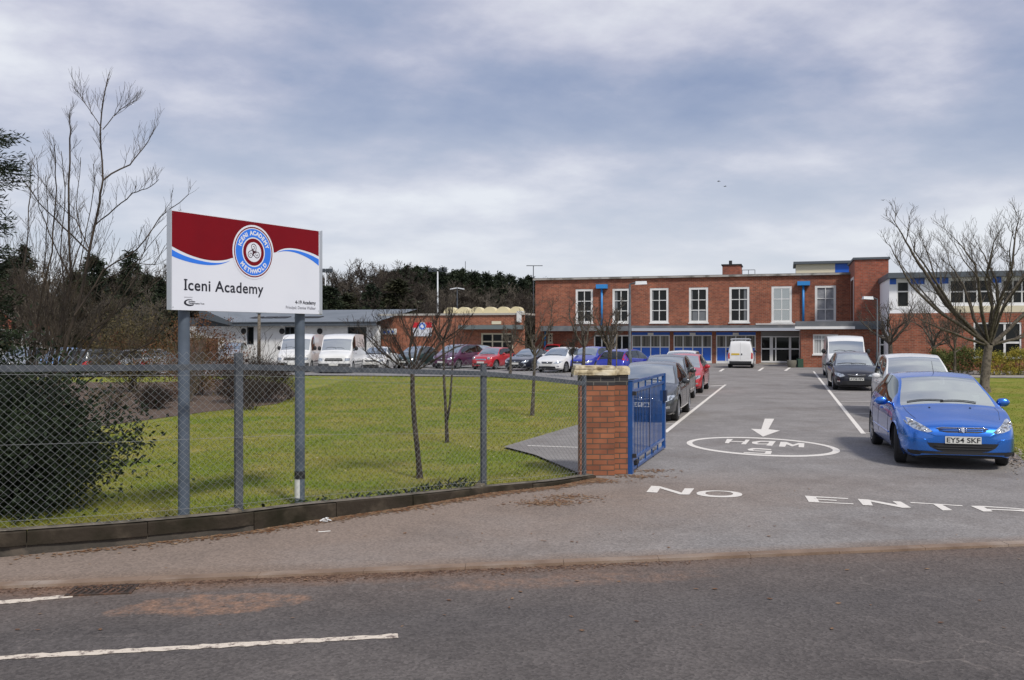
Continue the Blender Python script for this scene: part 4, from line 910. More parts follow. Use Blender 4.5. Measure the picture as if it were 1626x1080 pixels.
    if detail >= 1 and kind not in ('van','smallvan') or detail >= 1:
        m_ = MB(); xs_ = cowl+1.12*kx
        for sg in (1,-1):
            m_.box(L/2-xs_-.24, L/2-xs_+.30, sg*.38-.24, sg*.38+.24, .5, .68); m_.obox((L/2-xs_-.26, sg*.38, .92*kz), (.07,0,-.02), (0,.22,0), (-.06,0,.30)); m_.obox((L/2-xs_-.35, sg*.38, 1.27*kz), (.045,0,0), (0,.12,0), (0,0,.085))
        if kind not in ('van','smallvan'):
            xs2 = min(cowl+2.05*kx, L-.9); m_.obox((L/2-xs2-.1, 0, .80*kz), (.08,0,0), (0,.60,0), (-.05,0,.26))
            for yy in (-.36,.36): m_.obox((L/2-xs2-.15, yy, 1.12*kz), (.04,0,0), (0,.11,0), (0,0,.07))
        m_.build('seats', seatm, root)
        m_ = MB(); th = np.linspace(0, 2*math.pi, 25); xw_ = L/2-cowl-.50; m_.tube([(xw_-.09*math.sin(a)*.9, -.38+.18*math.cos(a), zs+.005+.165*math.sin(a)) for a in th], .013, 5, cap=False); m_.tube([(xw_,-.38,zs-.02),(xw_+.2,-.38,zs-.12)], .03, 6); m_.build('steering_wheel', dark, root, smooth=True)
    # mirrors
    for sg in (1,-1):
        x0 = L/2-cowl-.52*kx; y0, z0 = cpt(cowl+.52*kx, .12); m_ = MB()
        m_.obox((x0, sg*(y0+.03), z0-.01), (.02,0,0), (0,.045,0), (0,0,.02))
        big = kind == 'van'; hz_ = .13 if big else .075
        b0 = len(m_.v); c_ = Vector((x0+.015, sg*(y0+.145), z0+(.10 if big else .02)))
        for iy in range(7):
            ty = -1+iy/3; ry = (1-abs(ty)**2.6)**.5 if abs(ty) < 1 else .25
            for k in range(10):
                a = 2*math.pi*k/10; m_.v.append(tuple(c_+Vector((.05*ry*math.cos(a)*(1 if math.cos(a) > 0 else .5), sg*ty*.105, hz_*ry*math.sin(a)))))
        for iy in range(6):
            for k in range(10): m_.f.append((b0+iy*10+k, b0+iy*10+(k+1)%10, b0+(iy+1)*10+(k+1)%10, b0+(iy+1)*10+k))
        m_.f += [tuple(b0+k for k in range(10)), tuple(b0+60+k for k in range(10))]
        m_.build('wing_mirror', dark if big or not alloys and kind != 'mini' else col, root, smooth=True)
    # door seams, handles, rubbing strip
    z0s = lambda s: zb(s)+.10
    ds = [sw0-.05]+[p*kx for p in sp['pil']]
    for sg in (1,-1):
        for k, s_ in enumerate(ds):
            line('door_seam', [(L/2-s_, zbe(s_)-.02),(L/2-s_+(.02 if k == 0 else 0), z0s(s_)+.1),(L/2-s_-.05 if k == len(ds)-1 and len(ds) > 2 else L/2-s_, z0s(s_))], dark, sg=sg, rad=.0045)
        if len(sp['pil']) == 2: line('door_seam', [(L/2-sw1+.12, zbe(sw1)-.02),(L/2-sw1+.14, .72),(L/2-xr+.34, .60),(L/2-xr+.42,.32)], dark, sg=sg, rad=.0045)
        hx = [ds[1]-.22] if len(ds) > 1 else [sw1-.15]
        if len(ds) > 2: hx.append(ds[2]-.12+.25*0)
        for s_ in hx:
            h, d = cast('s', L/2-s_, zbe(s_)-.12, sg)
            if h is not None: m_ = MB(); m_.obox(h+d*.012, (.075,0,0), d*.012, (0,0,.014)); m_.build('door_handle', col if alloys else dark, root)
        if detail >= 2 or not alloys: line('rubbing_strip', [(L/2-xf-RA-.06, .46), (L/2-xr+RA+.06, .48)], col if detail >= 2 else dark, sg=sg, rad=.014, off=.001, n=6)
    # lamps, grille, plates
    hw = wf(.25); 
    def flamp(outl, m=hm_lens, nm='headlight'):
        for o in (outl, mir(outl)): patch(nm, o, m, 'f', off=.008, step=.035)
    zt0 = top(.03); zh = belt(.14)
    if lamps == 'hatch307':
        flamp([(.43,.600),(.50,.585),(.60,.600),(.70,.635),(.785,.700),(.80,.745),(.755,.790),(.70,.775),(.60,.715),(.50,.655)])
        for yy, zz, rr1 in ((.715,.715,.047),(.625,.665,.036),(.54,.622,.020)):
            for sg in (1,-1):
                c_, d = cast('f', sg*yy, zz)
                if c_ is not None:
                    m_ = MB(); m_.lathe([(0,.001),(rr1*.55,.004),(rr1*.8,.012),(rr1,.010),(rr1,.001)], 16, tuple(c_+Vector((.009,0,0))), 'x'); m_.build('reflector', hm_chrome, root, smooth=True)
        patch('grille', [(-.33,.660),(.33,.660),(.36,.645),(.33,.610),(.22,.590),(-.22,.590),(-.33,.610),(-.36,.645)], grille_m, 'f', off=.005)
        for zz in (.640,.617): line('grille_bar', [(-.33,zz),(.33,zz)], col, 'f', rad=.0085, off=.009)
        line('grille_surround', [(-.38,.652),(-.30,.668),(.30,.668),(.38,.652)], chrome, 'f', rad=.006, off=.010)
        patch('lower_intake', [(-.52,.425),(.52,.425),(.47,.36),(.36,.305),(.2,.285),(-.2,.285),(-.36,.305),(-.47,.36)], grille_m, 'f', off=.006)
        for zz in (.335,.375): line('intake_bar', [(-.42,zz),(.42,zz)], dark, 'f', rad=.007, off=.012)
        patch('front_lip', [(-.82,.292),(.82,.292),(.82,.225),(-.82,.225)], dark, 'f', off=.012)
        line('bumper_crease', [(-.80,.50),(-.56,.485),(-.50,.44)], col, 'f', rad=.008, off=.0); line('bumper_crease', [(.80,.50),(.56,.485),(.50,.44)], col, 'f', rad=.008, off=.0)
        # silver rampant emblem between two brackets
        em_ = [(-.020,-.030),(-.006,-.024),(.0,-.032),(.016,-.030),(.010,-.012),(.022,-.022),(.026,-.012),(.016,-.002),(.026,.008),(.016,.012),(.020,.026),(.006,.034),(-.008,.030),(-.012,.018),(-.026,.022),(-.024,.012),(-.012,.006),(-.026,-.004),(-.020,-.012),(-.012,-.008),(-.014,-.022)]
        h, d = cast('f', 0, .635); bd_ = patch('badge', [(a*1.25, .637+b_*1.35) for a, b_ in em_], chrome, 'f', off=.026, step=.02)
        for sg in (1,-1): line('badge_bracket', [(sg*.060,.672),(sg*.052,.64),(sg*.044,.600)], chrome, 'f', rad=.006, off=.022)
    elif lamps == 'round':
        for sg in (1,-1):
            h, d = cast('f', sg*.52*ky, .70*kz)
            if h is not None: m_ = MB(); m_.lathe([(0,.03),(.06,.026),(.092,.008),(.10,.0),(.10,-.08)], 20, tuple(h+Vector((.0,0,0))), 'x'); m_.build('headlight', hm_lens, root, smooth=True)
        patch('grille', [(-.38,.60),(.38,.60),(.34,.69),(-.34,.69)], chrome, 'f', off=.008)
        for zz in (.625,.65,.672): line('grille_bar', [(-.33,zz),(.33,zz)], dark, 'f', rad=.005, off=.012)
        patch('lower_intake', [(-.5,.30),(.5,.30),(.5,.40),(-.5,.40)], grille_m, 'f')
    elif kind == 'van':
        flamp([(.62,.70),(.90,.72),(.90,.86),(.64,.86)]); patch('grille', [(-.52,.70),(.52,.70),(.46,.86),(-.46,.86)], grille_m, 'f', off=.008); line('grille_bar', [(-.46,.78),(.46,.78)], col, 'f', rad=.009, off=.012); patch('front_bumper', [(-.92,.26),(.92,.26),(.92,.56),(-.92,.56)], mat('grey_bumper', (.055,.057,.06), .7), 'f', off=.014)
        for sg in (1,-1): line('rubbing_strip', [(L/2-xf-RA-.05,.62),(L/2-xr+RA+.05,.62)], dark, sg=sg, rad=.03, off=.0, n=6)
    else:
        flamp([(.42*ky,zh-.10),(.60*ky,zh-.14),(.76*ky,zh-.07),(.80*ky,zh+.02),(.70*ky,zh+.025),(.52*ky,zh-.015)])
        patch('grille', [(-.36,zh-.015),(.36,zh-.015),(.30,zh-.12),(-.30,zh-.12)], grille_m, 'f', off=.006)
        line('grille_bar', [(-.34,zh-.045),(0,zh-.075),(.34,zh-.045)], chrome, 'f', rad=.011, off=.01)
        if detail >= 1:
            m_ = MB(); h, d = cast('f', 0, zh-.06)
            if h is not None: m_.lathe([(0,.02),(.04,.018),(.05,0)], 14, tuple(h+Vector((.004,0,0))), 'x'); m_.build('badge', chrome, root, smooth=True)
        patch('lower_intake', [(-.55,.26),(.55,.26),(.50,.38),(-.50,.38)], grille_m, 'f', off=.006)
        for sg in (1,-1): patch('fog_lamp', [(sg*.60,.34),(sg*.70,.34),(sg*.70,.41),(sg*.60,.41)], hm_chrome, 'f', off=.008)
        patch('front_lip', [(-.8,.27),(.8,.27),(.8,.22),(-.8,.22)], dark, 'f', off=.01)
    zp = .478 if lamps == 'hatch307' else .46*kz if kind != 'van' else .50
    def plate_(m, axis, zc, txt, yc=0):
        h, d = cast(axis, yc, zc)
        if h is None: return
        dd_ = .022 if axis == 'f' else .02; c_ = h+d*dd_; m_ = MB(); m_.obox(c_, (.004,0,0), (0,.260,0), (0,0,.0555)); o = m_.build('number_plate', m, root)
        if txt:
            v, f = text_geo(txt, .108, 1.0, .0022, 'CENTER'); w_ = max(p[0] for p in v)-min(p[0] for p in v); k = .485/w_; sgn = 1 if axis == 'f' else -1
            mkobj('plate_lettering', [(c_.x+sgn*.0055, sgn*p[0]*k+yc, c_.z-.038+p[1]) for p in v], f, mat('plate_black', (.012,.012,.012), .5), o)
    plate_(plate_w, 'f', zp, plate)
    zr = belt(L-.1)
    for sg in (1,-1):
        if kind in ('van','smallvan'): o = [(sg*W*.40,.62),(sg*W*.47,.62),(sg*W*.47,1.02),(sg*W*.41,1.02)]
        elif rest == 'highlamps': o = [(sg*.62,.96),(sg*.80,.92),(sg*.70,1.30),(sg*.60,1.30)]
        else: o = [(sg*.50*ky,zr-.16),(sg*.78*ky,zr-.16),(sg*.80*ky,zr+.02),(sg*.62*ky,zr+.02)]
        patch('rear_lamp', o, red_lens, 'r', off=.010)
    if rest == 'highlamps':
        for sg in (1,-1):
            line('side_lamp', [(-L/2+.17,1.02),(-L/2+.33,1.22),(-L/2+.42,1.33)], red_lens, 's', sg, rad=.05, off=-.01, n=6)
    plate_(plate_y, 'r', (.60 if kind not in ('van','smallvan') else .92), rearplate, yc=.32 if kind == 'smallvan' else 0)
    patch('rear_bumper', [(-W*.42,.30),(W*.42,.30),(W*.42,.46),(-W*.42,.46)], dark if kind in ('van','smallvan') or not alloys else col, 'r', off=.012)
    if kind == 'smallvan':
        line('door_seam', [(0,.55),(0,1.68)], dark, 'r', rad=.005); patch('handle', [(-.12,.86),(-.04,.86),(-.04,.97),(-.12,.97)], dark, 'r', off=.02)
    # wipers
    for k, (ya, yb) in enumerate(((.45,-.10),(-.05,-.62))):
        P_ = [];
        for t in np.linspace(0,1,7):
            s_ = cowl+.06+.10*t*(1-t)+(.05 if k else .03); yy = ya+(yb-ya)*t; q = 1-abs(yy)/wt(s_)
            y_, z_ = dpt(s_, max(q,0)); P_.append((L/2-s_, yy, z_+.014))
        m_ = MB(); m_.tube(P_, .009, 4); m_.build('wiper', dark, root)
    if detail >= 2:
        m_ = MB(); m_.tube([(L/2-rf-.25,0,top(rf+.25)),(L/2-rf-.42,0,top(rf+.3)+.20)], [.006,.003], 5); m_.build('aerial', dark, root)
        for yy in (-.32,.30):
            h, d = cast('t', L/2-cowl+.16, yy); m_ = MB(); m_.lathe([(.0,.012),(.014,.010),(.018,0)], 8, tuple(h)); m_.build('washer_jet', dark, root)
        m_ = MB(); m_.obox((L/2-rf-.02, 0, top(rf)-.10), (.01,0,0), (0,.11,0), (0,0,.028)); m_.build('rear_view_mirror', dark, root)
        m_ = MB(); y_, z_ = dpt(cowl+.28, .30); m_.obox((L/2-cowl-.30, y_-.02, z_-.035), (.035,0,-.018), (0,.05,0), (0.0,0,.03)); m_.build('windscreen_sticker', plate_w, root)
        for sg in (1,-1):
            line('bonnet_seam', [(L/2-.38, sg*.62),(L/2-.75, sg*.70),(L/2-cowl+.03, sg*.70)], dark, 't', rad=.0035)
            h, d = cast('s', L/2-cowl-.02, .70, sg); m_ = MB(); m_.obox(h+d*.004, (.035,0,0), d*.006, (0,0,.014)); m_.build('side_repeater', amber, root)
    return root
blue307 = paint('bright_blue_paint', (.04,.215,.76), .88, .27); pblack = paint('black_blue_paint', (.012,.014,.026)); pwhite = mat('white_car_paint', (.72,.72,.71), .3, coat=.6, var=((.62,.62,.60), 1.5, .4, .8, 4)); psilver = paint('silver_paint', (.42,.43,.44), .5); pgrey = paint('dark_grey_paint', (.07,.075,.08), .5)
pgrey2 = paint('green_grey_paint', (.045,.05,.048), .4); pred = paint('red_paint', (.50,.018,.028), .1); pblue = paint('royal_blue_paint', (.025,.045,.42), .35); pplum = paint('plum_paint', (.12,.035,.09), .4); pgreen = paint('dark_green_paint', (.02,.05,.045), .3); pnavy = paint('navy_paint', (.015,.02,.06), .3)
GR = 'cars and vans parked at the school'
RD = R(-106.7)
make_car('hatchback', 'bright blue hatchback with silver lion badge, foremost car on the right', 'car', 'hatch', blue307, 7.535, 16.30, R(-103.6), (1,1.035,.975), group=GR, detail=2, plate='EY54 SKF', rearplate='EY54 SKF', lamps='hatch307', alloys=True, rest='steer', res=1.8)
make_car('people_carrier', 'white people carrier parked directly behind the bright blue hatchback', 'car', 'mpv', pwhite, 10.75, 24.6, R(-106), group=GR, plate=None)
make_car('hatchback', 'black hatchback facing the gate in front of the white van', 'car', 'hatch', pblack, 13.72, 36.9, R(-105), (.95,.98,.99), group=GR, plate='AY58 PFV', res=1.3)
make_car('panel_van', 'white panel van at the far end behind the black hatchback', 'van', 'van', pwhite, 17.3, 47.6, R(-106), group=GR, alloys=False)
make_car('small_van', 'small white van with roof rack seen from behind at blue doors', 'van', 'smallvan', pwhite, 15.55, 61.9, R(74), group=GR, alloys=False, rearplate=None)
make_car('hatchback', 'dark silver grey hatchback half hidden behind the blue gate', 'car', 'hatch', pgrey, 3.72, 24.2, RD, (1,1,.955), group=GR, plate='AU07 LRN')
make_car('hatchback', 'dark green grey small car second in the row behind the gate', 'car', 'hatch', pgrey2, 5.10, 30.1, RD, (.93,.96,1.0), group=GR, alloys=True)
make_car('hatchback', 'red hatchback third in the row beside the drive', 'car', 'hatch', pred, 6.66, 35.3, RD, (.98,.98,.96), group=GR)
make_car('estate_car', 'white estate car behind the red hatchback beside the drive', 'car', 'estate', pwhite, 7.75, 41.6, RD, group=GR)
make_car('hatchback', 'royal blue hatchback seen from behind with high red tail lamps', 'car', 'hatch', pblue, 5.75, 45.6, R(58), (1,1,.99), group=GR, rest='highlamps')
AX = R(-117)
make_car('hatchback', 'royal blue hatchback nose towards the lawn beside the white one', 'car', 'hatch', pblue, 4.72, 54.6, AX, group=GR)
make_car('hatchback', 'white three door hatchback facing the lawn beside the black coupe', 'car', 'hatch3', pwhite, 2.95, 54.0, AX, (1.01,1,.98), group=GR)
make_car('coupe', 'low black coupe facing the lawn between red and white cars', 'car', 'coupe', pblack, 1.10, 56.7, AX, group=GR)
make_car('small_hatchback', 'small red car with round headlights and dark roof', 'car', 'mini', pred, -1.15, 58.9, AX, group=GR, lamps='round')
make_car('people_carrier', 'plum coloured people carrier facing the lawn left of red car', 'car', 'mpv', pplum, -3.55, 60.3, R(-118), (.99,1,.97), group=GR)
make_car('hatchback', 'dark hatchback behind the spreading bare tree on the lawn', 'car', 'hatch', pgreen, -6.3, 60.6, R(-112), (.93,.97,.97), group=GR, alloys=False)
make_car('saloon_car', 'silver saloon facing the lawn right of the white vans', 'car', 'saloon', pwhite, -8.35, 57.4, R(-96), (.97,.99,1), group=GR)
make_car('panel_van', 'white van with black grille, right of two behind the sign post', 'van', 'van', pwhite, -10.0, 53.8, R(-91), (1,1,1.05), group=GR, alloys=False)
make_car('panel_van', 'white van directly behind the sign post, left of two', 'van', 'van', pwhite, -12.75, 55.4, R(-90), (1,1,1.05), group=GR, alloys=False)
make_car('hatchback', 'navy blue car showing in the gap between the white vans', 'car', 'hatch', pnavy, -13.6, 64.5, R(-90), group=GR)
make_car('saloon_car', 'dark saloon parked side on in front of the brown fence', 'car', 'saloon', pnavy, -22.0, 79.5, R(2), group=GR)
make_car('people_carrier', 'silver people carrier partly hidden behind the dark rounded shrub', 'car', 'mpv', psilver, -22.1, 72.5, R(-85), group=GR)
make_car('hatchback', 'dark green hatchback in second row behind plum people carrier', 'car', 'hatch', pgreen, -2.2, 66.6, R(-40), group=GR)
make_car('hatchback', 'small red car with yellow plate near the brick building corner', 'car', 'hatch', pred, 3.6, 74.5, R(75), (.9,.96,1), group=GR)
make_car('estate_car', 'silver estate at the right end of the row behind brown shrubs', 'car', 'estate', psilver, -19.6, 49.6, R(85), group=GR)
make_car('estate_car', 'dark estate car with red tail lamps beyond the bare shrub', 'car', 'estate', pgrey, -21.9, 49.4, R(70), group=GR)
make_car('hatchback', 'pale blue car behind the tall bare shrub stems', 'car', 'hatch', paint('pale_blue_paint', (.12,.25,.50), .4), -24.7, 50.4, R(-80), group=GR)
make_car('hatchback', 'silver car leftmost of the car park, behind dark foliage', 'car', 'hatch', psilver, -27.3, 51.0, R(-80), group=GR, alloys=False)
vr = [o for o in bpy.data.objects if o.get('category') == 'van' and 'roof rack' in o['label']][0]
m_ = MB()
for x in (-1.5,-.9,-.3): m_.bar((x,-.62,1.89),(x,.62,1.89),.04)
for y in (-.62,.62): m_.bar((-1.75,y,1.89),(0,y,1.89),.05,.08)
for x in (-1.5,-.3):
    for y in (-.58,.58): m_.bar((x,y,1.72),(x,y,1.88),.03)
m_.tube([(-1.8,-.58,1.93),(-1.8,.58,1.93)], .035, 6); m_.build('roof_rack', alu, vr)
# ================================================================== school buildings
BA = R(16.73); BO = Vector(((1240-CX)/F*69.2, 69.2, 0)); bu = Vector((math.cos(BA), -math.sin(BA))); bo = Vector((-math.sin(BA), -math.cos(BA)))
def fac(px, py=None, off=0.0):
    """photo pixel -> (u, z) on the plane parallel to the main front, off metres nearer"""
    k = (px-CX)/F; o = BO.xy+bo*off; u = (k*o.y-o.x)/(bu.x-k*bu.y); Z = o.y+u*bu.y
    return (u, None if py is None else CH-(py-HZ)*Z/F)
def wall_holes(m_, u0, u1, z0, z1, y, holes, depth=.14):
    us = sorted({u0,u1}|{h[0] for h in holes}|{h[1] for h in holes}); zs = sorted({z0,z1}|{h[2] for h in holes}|{h[3] for h in holes})
    for i in range(len(us)-1):
        for j in range(len(zs)-1):
            cu, cz = (us[i]+us[i+1])/2, (zs[j]+zs[j+1])/2
            if any(h[0] < cu < h[1] and h[2] < cz < h[3] for h in holes): continue
            m_.add([(us[i],y,zs[j]),(us[i+1],y,zs[j]),(us[i+1],y,zs[j+1]),(us[i],y,zs[j+1])], [(0,1,2,3)])
    for a,b,c,d in holes:
        for q in (((a,c),(b,c)),((b,c),(b,d)),((b,d),(a,d)),((a,d),(a,c))):
            m_.add([(q[0][0],y,q[0][1]),(q[1][0],y,q[1][1]),(q[1][0],y+depth,q[1][1]),(q[0][0],y+depth,q[0][1])], [(0,1,2,3)])
def window(par, u0, u1, z0, z1, y, cols_, rows, fr=.10, bar=.05, m=None, glass=None, sill=True, rowz=None, blinds=None, name='window', skip=()):
    m = m or white; g = MB()
    g.box(u0,u0+fr,y-.03,y+.07,z0,z1); g.box(u1-fr,u1,y-.03,y+.07,z0,z1); g.box(u0+fr,u1-fr,y-.03,y+.07,z1-fr,z1); g.box(u0+fr,u1-fr,y-.03,y+.07,z0,z0+fr)
    iu0, iu1, iz0, iz1 = u0+fr, u1-fr, z0+fr, z1-fr
    vs = [iu0+(iu1-iu0)*(i/cols_) for i in range(1, cols_)]; hs = [iz0+(iz1-iz0)*q for q in (rowz or [j/rows for j in range(1, rows)])]
    for u in vs: g.box(u-bar/2,u+bar/2,y-.005,y+.055,iz0,iz1)
    xs_ = [iu0]+[v for u in vs for v in (u-bar/2,u+bar/2)]+[iu1]
    for z in hs:
        for k in range(0, len(xs_), 2): g.box(xs_[k],xs_[k+1],y,y+.05,z-bar/2,z+bar/2)
    f = g.build(name, m, par); g = MB(); g.box(iu0-.004,iu1+.004,y+.056,y+.066,iz0-.004,iz1+.004); g.build('pane', glass or winglass, f)
    if sill: g = MB(); g.box(u0-.06,u1+.06,y-.14,y-.032,z0-.07,z0+.012); g.build('sill', m, f)
    if blinds:
        g = MB(); n = blinds[1]; 
        for i in range(n):
            c = iu0+(iu1-iu0)*(i+.5)/n; w_ = (iu1-iu0)/n*.36; g.box(c-w_,c+w_,y+.050,y+.0555,iz0+(iz1-iz0)*blinds[2],iz1)
        g.build('blinds', blinds[0], f)
    return f
blind = mat('blind_fabric', (.30,.28,.24), .8); blindw = mat('white_blind', (.55,.56,.55), .8); pale = mat('pale_blind', (.22,.23,.25), .7, var=((.30,.31,.33), 3, .4, .6, 3)); curt = mat('grey_curtain', (.16,.17,.18), .8)
bglass = glassmat('bright_window_glass', (.2,.2,.2), refl=.35, trans=0, dark=(.08,.09,.10))
main = thing('school_building', 'long two storey red brick school block with tall white windows', 'building', (BO.x, BO.y, 0), -BA)
uL = fac(850)[0]; uR = fac(1356)[0]; ztop = fac(1240, 437.5)[1]
uw = []
for x0,x1 in ((914,941.5),(972.5,999.5),(1032,1061.5),(1094,1124.5),(1158,1190),(1225,1257.5),(1294,1327.5)): uw.append((fac(x0)[0], fac(x1)[0]))
wz0, wz1 = fac(1240,512)[1], fac(1240,454.5)[1]
low = []; dz1 = fac(1240,527)[1]
doors = [(fac(a)[0], fac(b)[0]) for a,b in ((1003,1063.5),(1069.5,1130.5),(1137,1200))]
ent = (fac(1208.5)[0], fac(1270)[0]); lw = (fac(943)[0], fac(1000)[0]); sw_ = (fac(870)[0], fac(877.5)[0])
dtz = fac(1240,527.5)[1]; etz = fac(1240,533)[1]
holes = [(a,b,wz0,wz1) for a,b in uw]+[(a,b,.0,dtz) for a,b in doors]+[(ent[0],ent[1],.0,etz),(lw[0],lw[1],.15,fac(970,532)[1]),(sw_[0],sw_[1],fac(873,545)[1],fac(873,529)[1])]
m_ = MB(); wall_holes(m_, uL, uR, -.1, ztop, 0, holes, .16)
m_.add([(uL,0,-.1),(uL,0,ztop),(uL,11,ztop),(uL,11,-.1)], [(0,1,2,3)]); m_.add([(uR,0,-.1),(uR,11,-.1),(uR,11,ztop),(uR,0,ztop)], [(0,1,2,3)]); m_.add([(uL,11,-.1),(uR,11,-.1),(uR,11,ztop),(uL,11,ztop)], [(0,1,2,3)]); m_.build('wall', brick, main, fixn=False)
m_ = MB(); m_.box(uL+.1,uR-.1,.17,.30,0,ztop-.1); m_.build('inner_wall', dark, main)
m_ = MB(); m_.box(uL-.12,uR+.1,-.14,11.1,ztop+.002,ztop+.14); m_.build('roof', felt, main)
m_ = MB(); m_.box(uL-.15,uR+.1,-.20,-.145,ztop-.03,ztop+.10); m_.build('coping', mat('roof_edge', (.40,.38,.35), .8, var=((.16,.15,.13), 1.2, .48, .62, 8)), main)
for i, (a, b) in enumerate(uw):
    gl = {6: pale, 5: bglass}.get(i, winglass); f = window(main, a, b, wz0, wz1, .05, 2, 3, .17, .06, m=white, glass=gl, sill=True)
    if i in (1,2,4,3):
        g = MB(); ww = (b-a-.34)
        for s_ in ((0,.22) if i == 1 else (.78,1) if i == 4 else (0,.10),):
            g.box(a+.17+ww*s_[0]+.01, a+.17+ww*s_[1]-.01, .0985,.104, wz0+.19, wz1-.19)
        if i == 3: g.box(a+.19, b-.19, .0985,.104, wz0+.19, wz0+1.05)
        g.build('curtain', curt, f)
# blue folding door sets
for k, (a, b) in enumerate(doors):
    H_ = dtz; zb1, zb2, zb3 = H_-.22, H_*.515, .20; d_ = MB(); fr = .075; n = 4; w_ = (b-a)/n
    for i in range(n+1):
        u = a+(b-a)*i/n; u = min(max(u, a+fr/2), b-fr/2); d_.box(u-fr/2,u+fr/2,.02,.10,.0,zb1-.075)
    for i in range(n):
        x0 = max(a+w_*i+fr/2, a+fr); x1 = min(a+w_*(i+1)-fr/2, b-fr)
        d_.box(x0,x1,.025,.095,zb2-.03,zb2+.045); d_.box(x0,x1,.03,.09,.0,zb3)
    d_.box(a,b,.02,.10,zb1-.075,zb1); fr_o = d_.build('door_set', white, main)
    g = MB(); g.box(a,b,.04,.12,zb1+.002,H_-.002); g.build('blue_transom', blue_paint, fr_o)
    g = MB(); g.box((a+b)/2-.22,(a+b)/2+.22,.01,.038,zb1-.02,H_-.04); g.build('letter_plate', white, fr_o)
    g = MB()
    for i in range(n): g.box(max(a+w_*i+fr/2,a+fr)+.002, min(a+w_*(i+1)-fr/2,b-fr)-.002, .06,.08, zb3+.002, zb2-.032)
    g.build('blue_panel', blue_paint, fr_o)
    g = MB()
    for i in range(n): g.box(max(a+w_*i+fr/2,a+fr)+.002, min(a+w_*(i+1)-fr/2,b-fr)-.002, .085,.094, zb2+.047, zb1-.077)
    g.build('pane', winglass, fr_o); g = MB(); rr = random.Random(k)
    for i in range(n):
        x0, x1 = max(a+w_*i+fr/2,a+fr), min(a+w_*(i+1)-fr/2,b-fr)
        for j in range(6):
            c = x0+(x1-x0)*(j+.5)/6; q = (x1-x0)/6*rr.uniform(.12,.34); g.box(c-q,c+q,.080,.0845,zb2+.05,zb1-.08)
    g.build('blinds', blind, fr_o)
# glazed entrance
a, b = ent; w_ = b-a; d_ = MB(); F_ = .08
cuts = [0, .235, .30, .375, .40, .73, .78, 1.0]
for (p, q) in ((0,.018),(.225,.31),(.365,.40),(.72,.78),(.98,1.0)): d_.box(a+w_*p,a+w_*q,.02,.10,.1,etz-.03)
for (p, q) in ((.018,.225),(.31,.365),(.40,.72),(.78,.98)):
    for z0,z1 in ((.1,.22),(etz*.53-.05,etz*.53+.05),(etz-.13,etz-.03)): d_.box(a+w_*p,a+w_*q,.025,.095,z0,z1)
eo = d_.build('entrance_door', white, main); g = MB(); g.box(a+.02,b-.02,.10,.11,.1,etz-.04); g.build('pane', winglass, eo); g = MB(); g.box(a+w_*.385-.015,a+w_*.385+.015,-.01,.018,1.0,1.3); g.build('handle', chrome, eo)
m_ = MB(); m_.box(a-.1,b+.1,-1.5,.0,-.02,.07); m_.build('door_step', conc, main)
m_ = MB(); m_.box(a,b,-.02,.03,etz+.002,dtz+.05); m_.build('entrance_lintel', mat('grey_panel', (.26,.26,.25), .7), main)
window(main, lw[0], lw[1], .15, fac(970,532)[1], .05, 5, 2, .10, .10, rowz=[.42])
window(main, sw_[0], sw_[1], fac(873,545)[1], fac(873,529)[1], .05, 1, 3, .12, .06, m=cream)
# canopy over the ground floor
cz0, cz1 = fac(1100,526,1.2)[1], fac(1100,516,1.2)[1]; uc0, uc1 = fac(858,500,1.2)[0], fac(1272,500,1.2)[0]
m_ = MB(); m_.box(uc0,uc1,-1.2,-.002,cz0+.03,cz1-.04); m_.build('canopy', felt, main)
m_ = MB(); m_.box(fac(1003,500,1.2)[0],uc1,-1.235,-1.202,cz0+.02,cz0+.24); m_.build('canopy_fascia', mat('pale_grey_fascia', (.42,.45,.50), .6), main)
m_ = MB(); m_.box(fac(1200,500)[0],uR-.4,-.10,-.002,cz1+.02,cz1+.10); m_.build('flashing', white, main)
for px_, hy0, hy1, py1 in ((956.5,452,458.5,514),(1276,447,453.5,515)):
    u, _ = fac(px_); zt, zb2 = fac(px_, hy0)[1], fac(px_, hy1)[1]; g = MB(); g.box(u-.45,u+.45,-.42,-.003,zb2,zt); o = g.build('rain_hopper', pipe_blue, main)
    g = MB(); g.tube([(u-.02,-.14,zb2-.003),(u-.02,-.14,cz1)], .085, 8); g.build('downpipe', pipe_blue, o, smooth=True)
u = fac(866,530)[0]; g = MB(); g.tube([(u,-.1,0),(u,-.1,cz0+.02)], .08, 8); g.build('downpipe', pipe_blue, main, smooth=True)
u = fac(1270,530)[0]; g = MB(); g.tube([(u,-.12,0),(u,-.12,cz0)], .05, 8); g.build('white_downpipe', white, main, smooth=True)
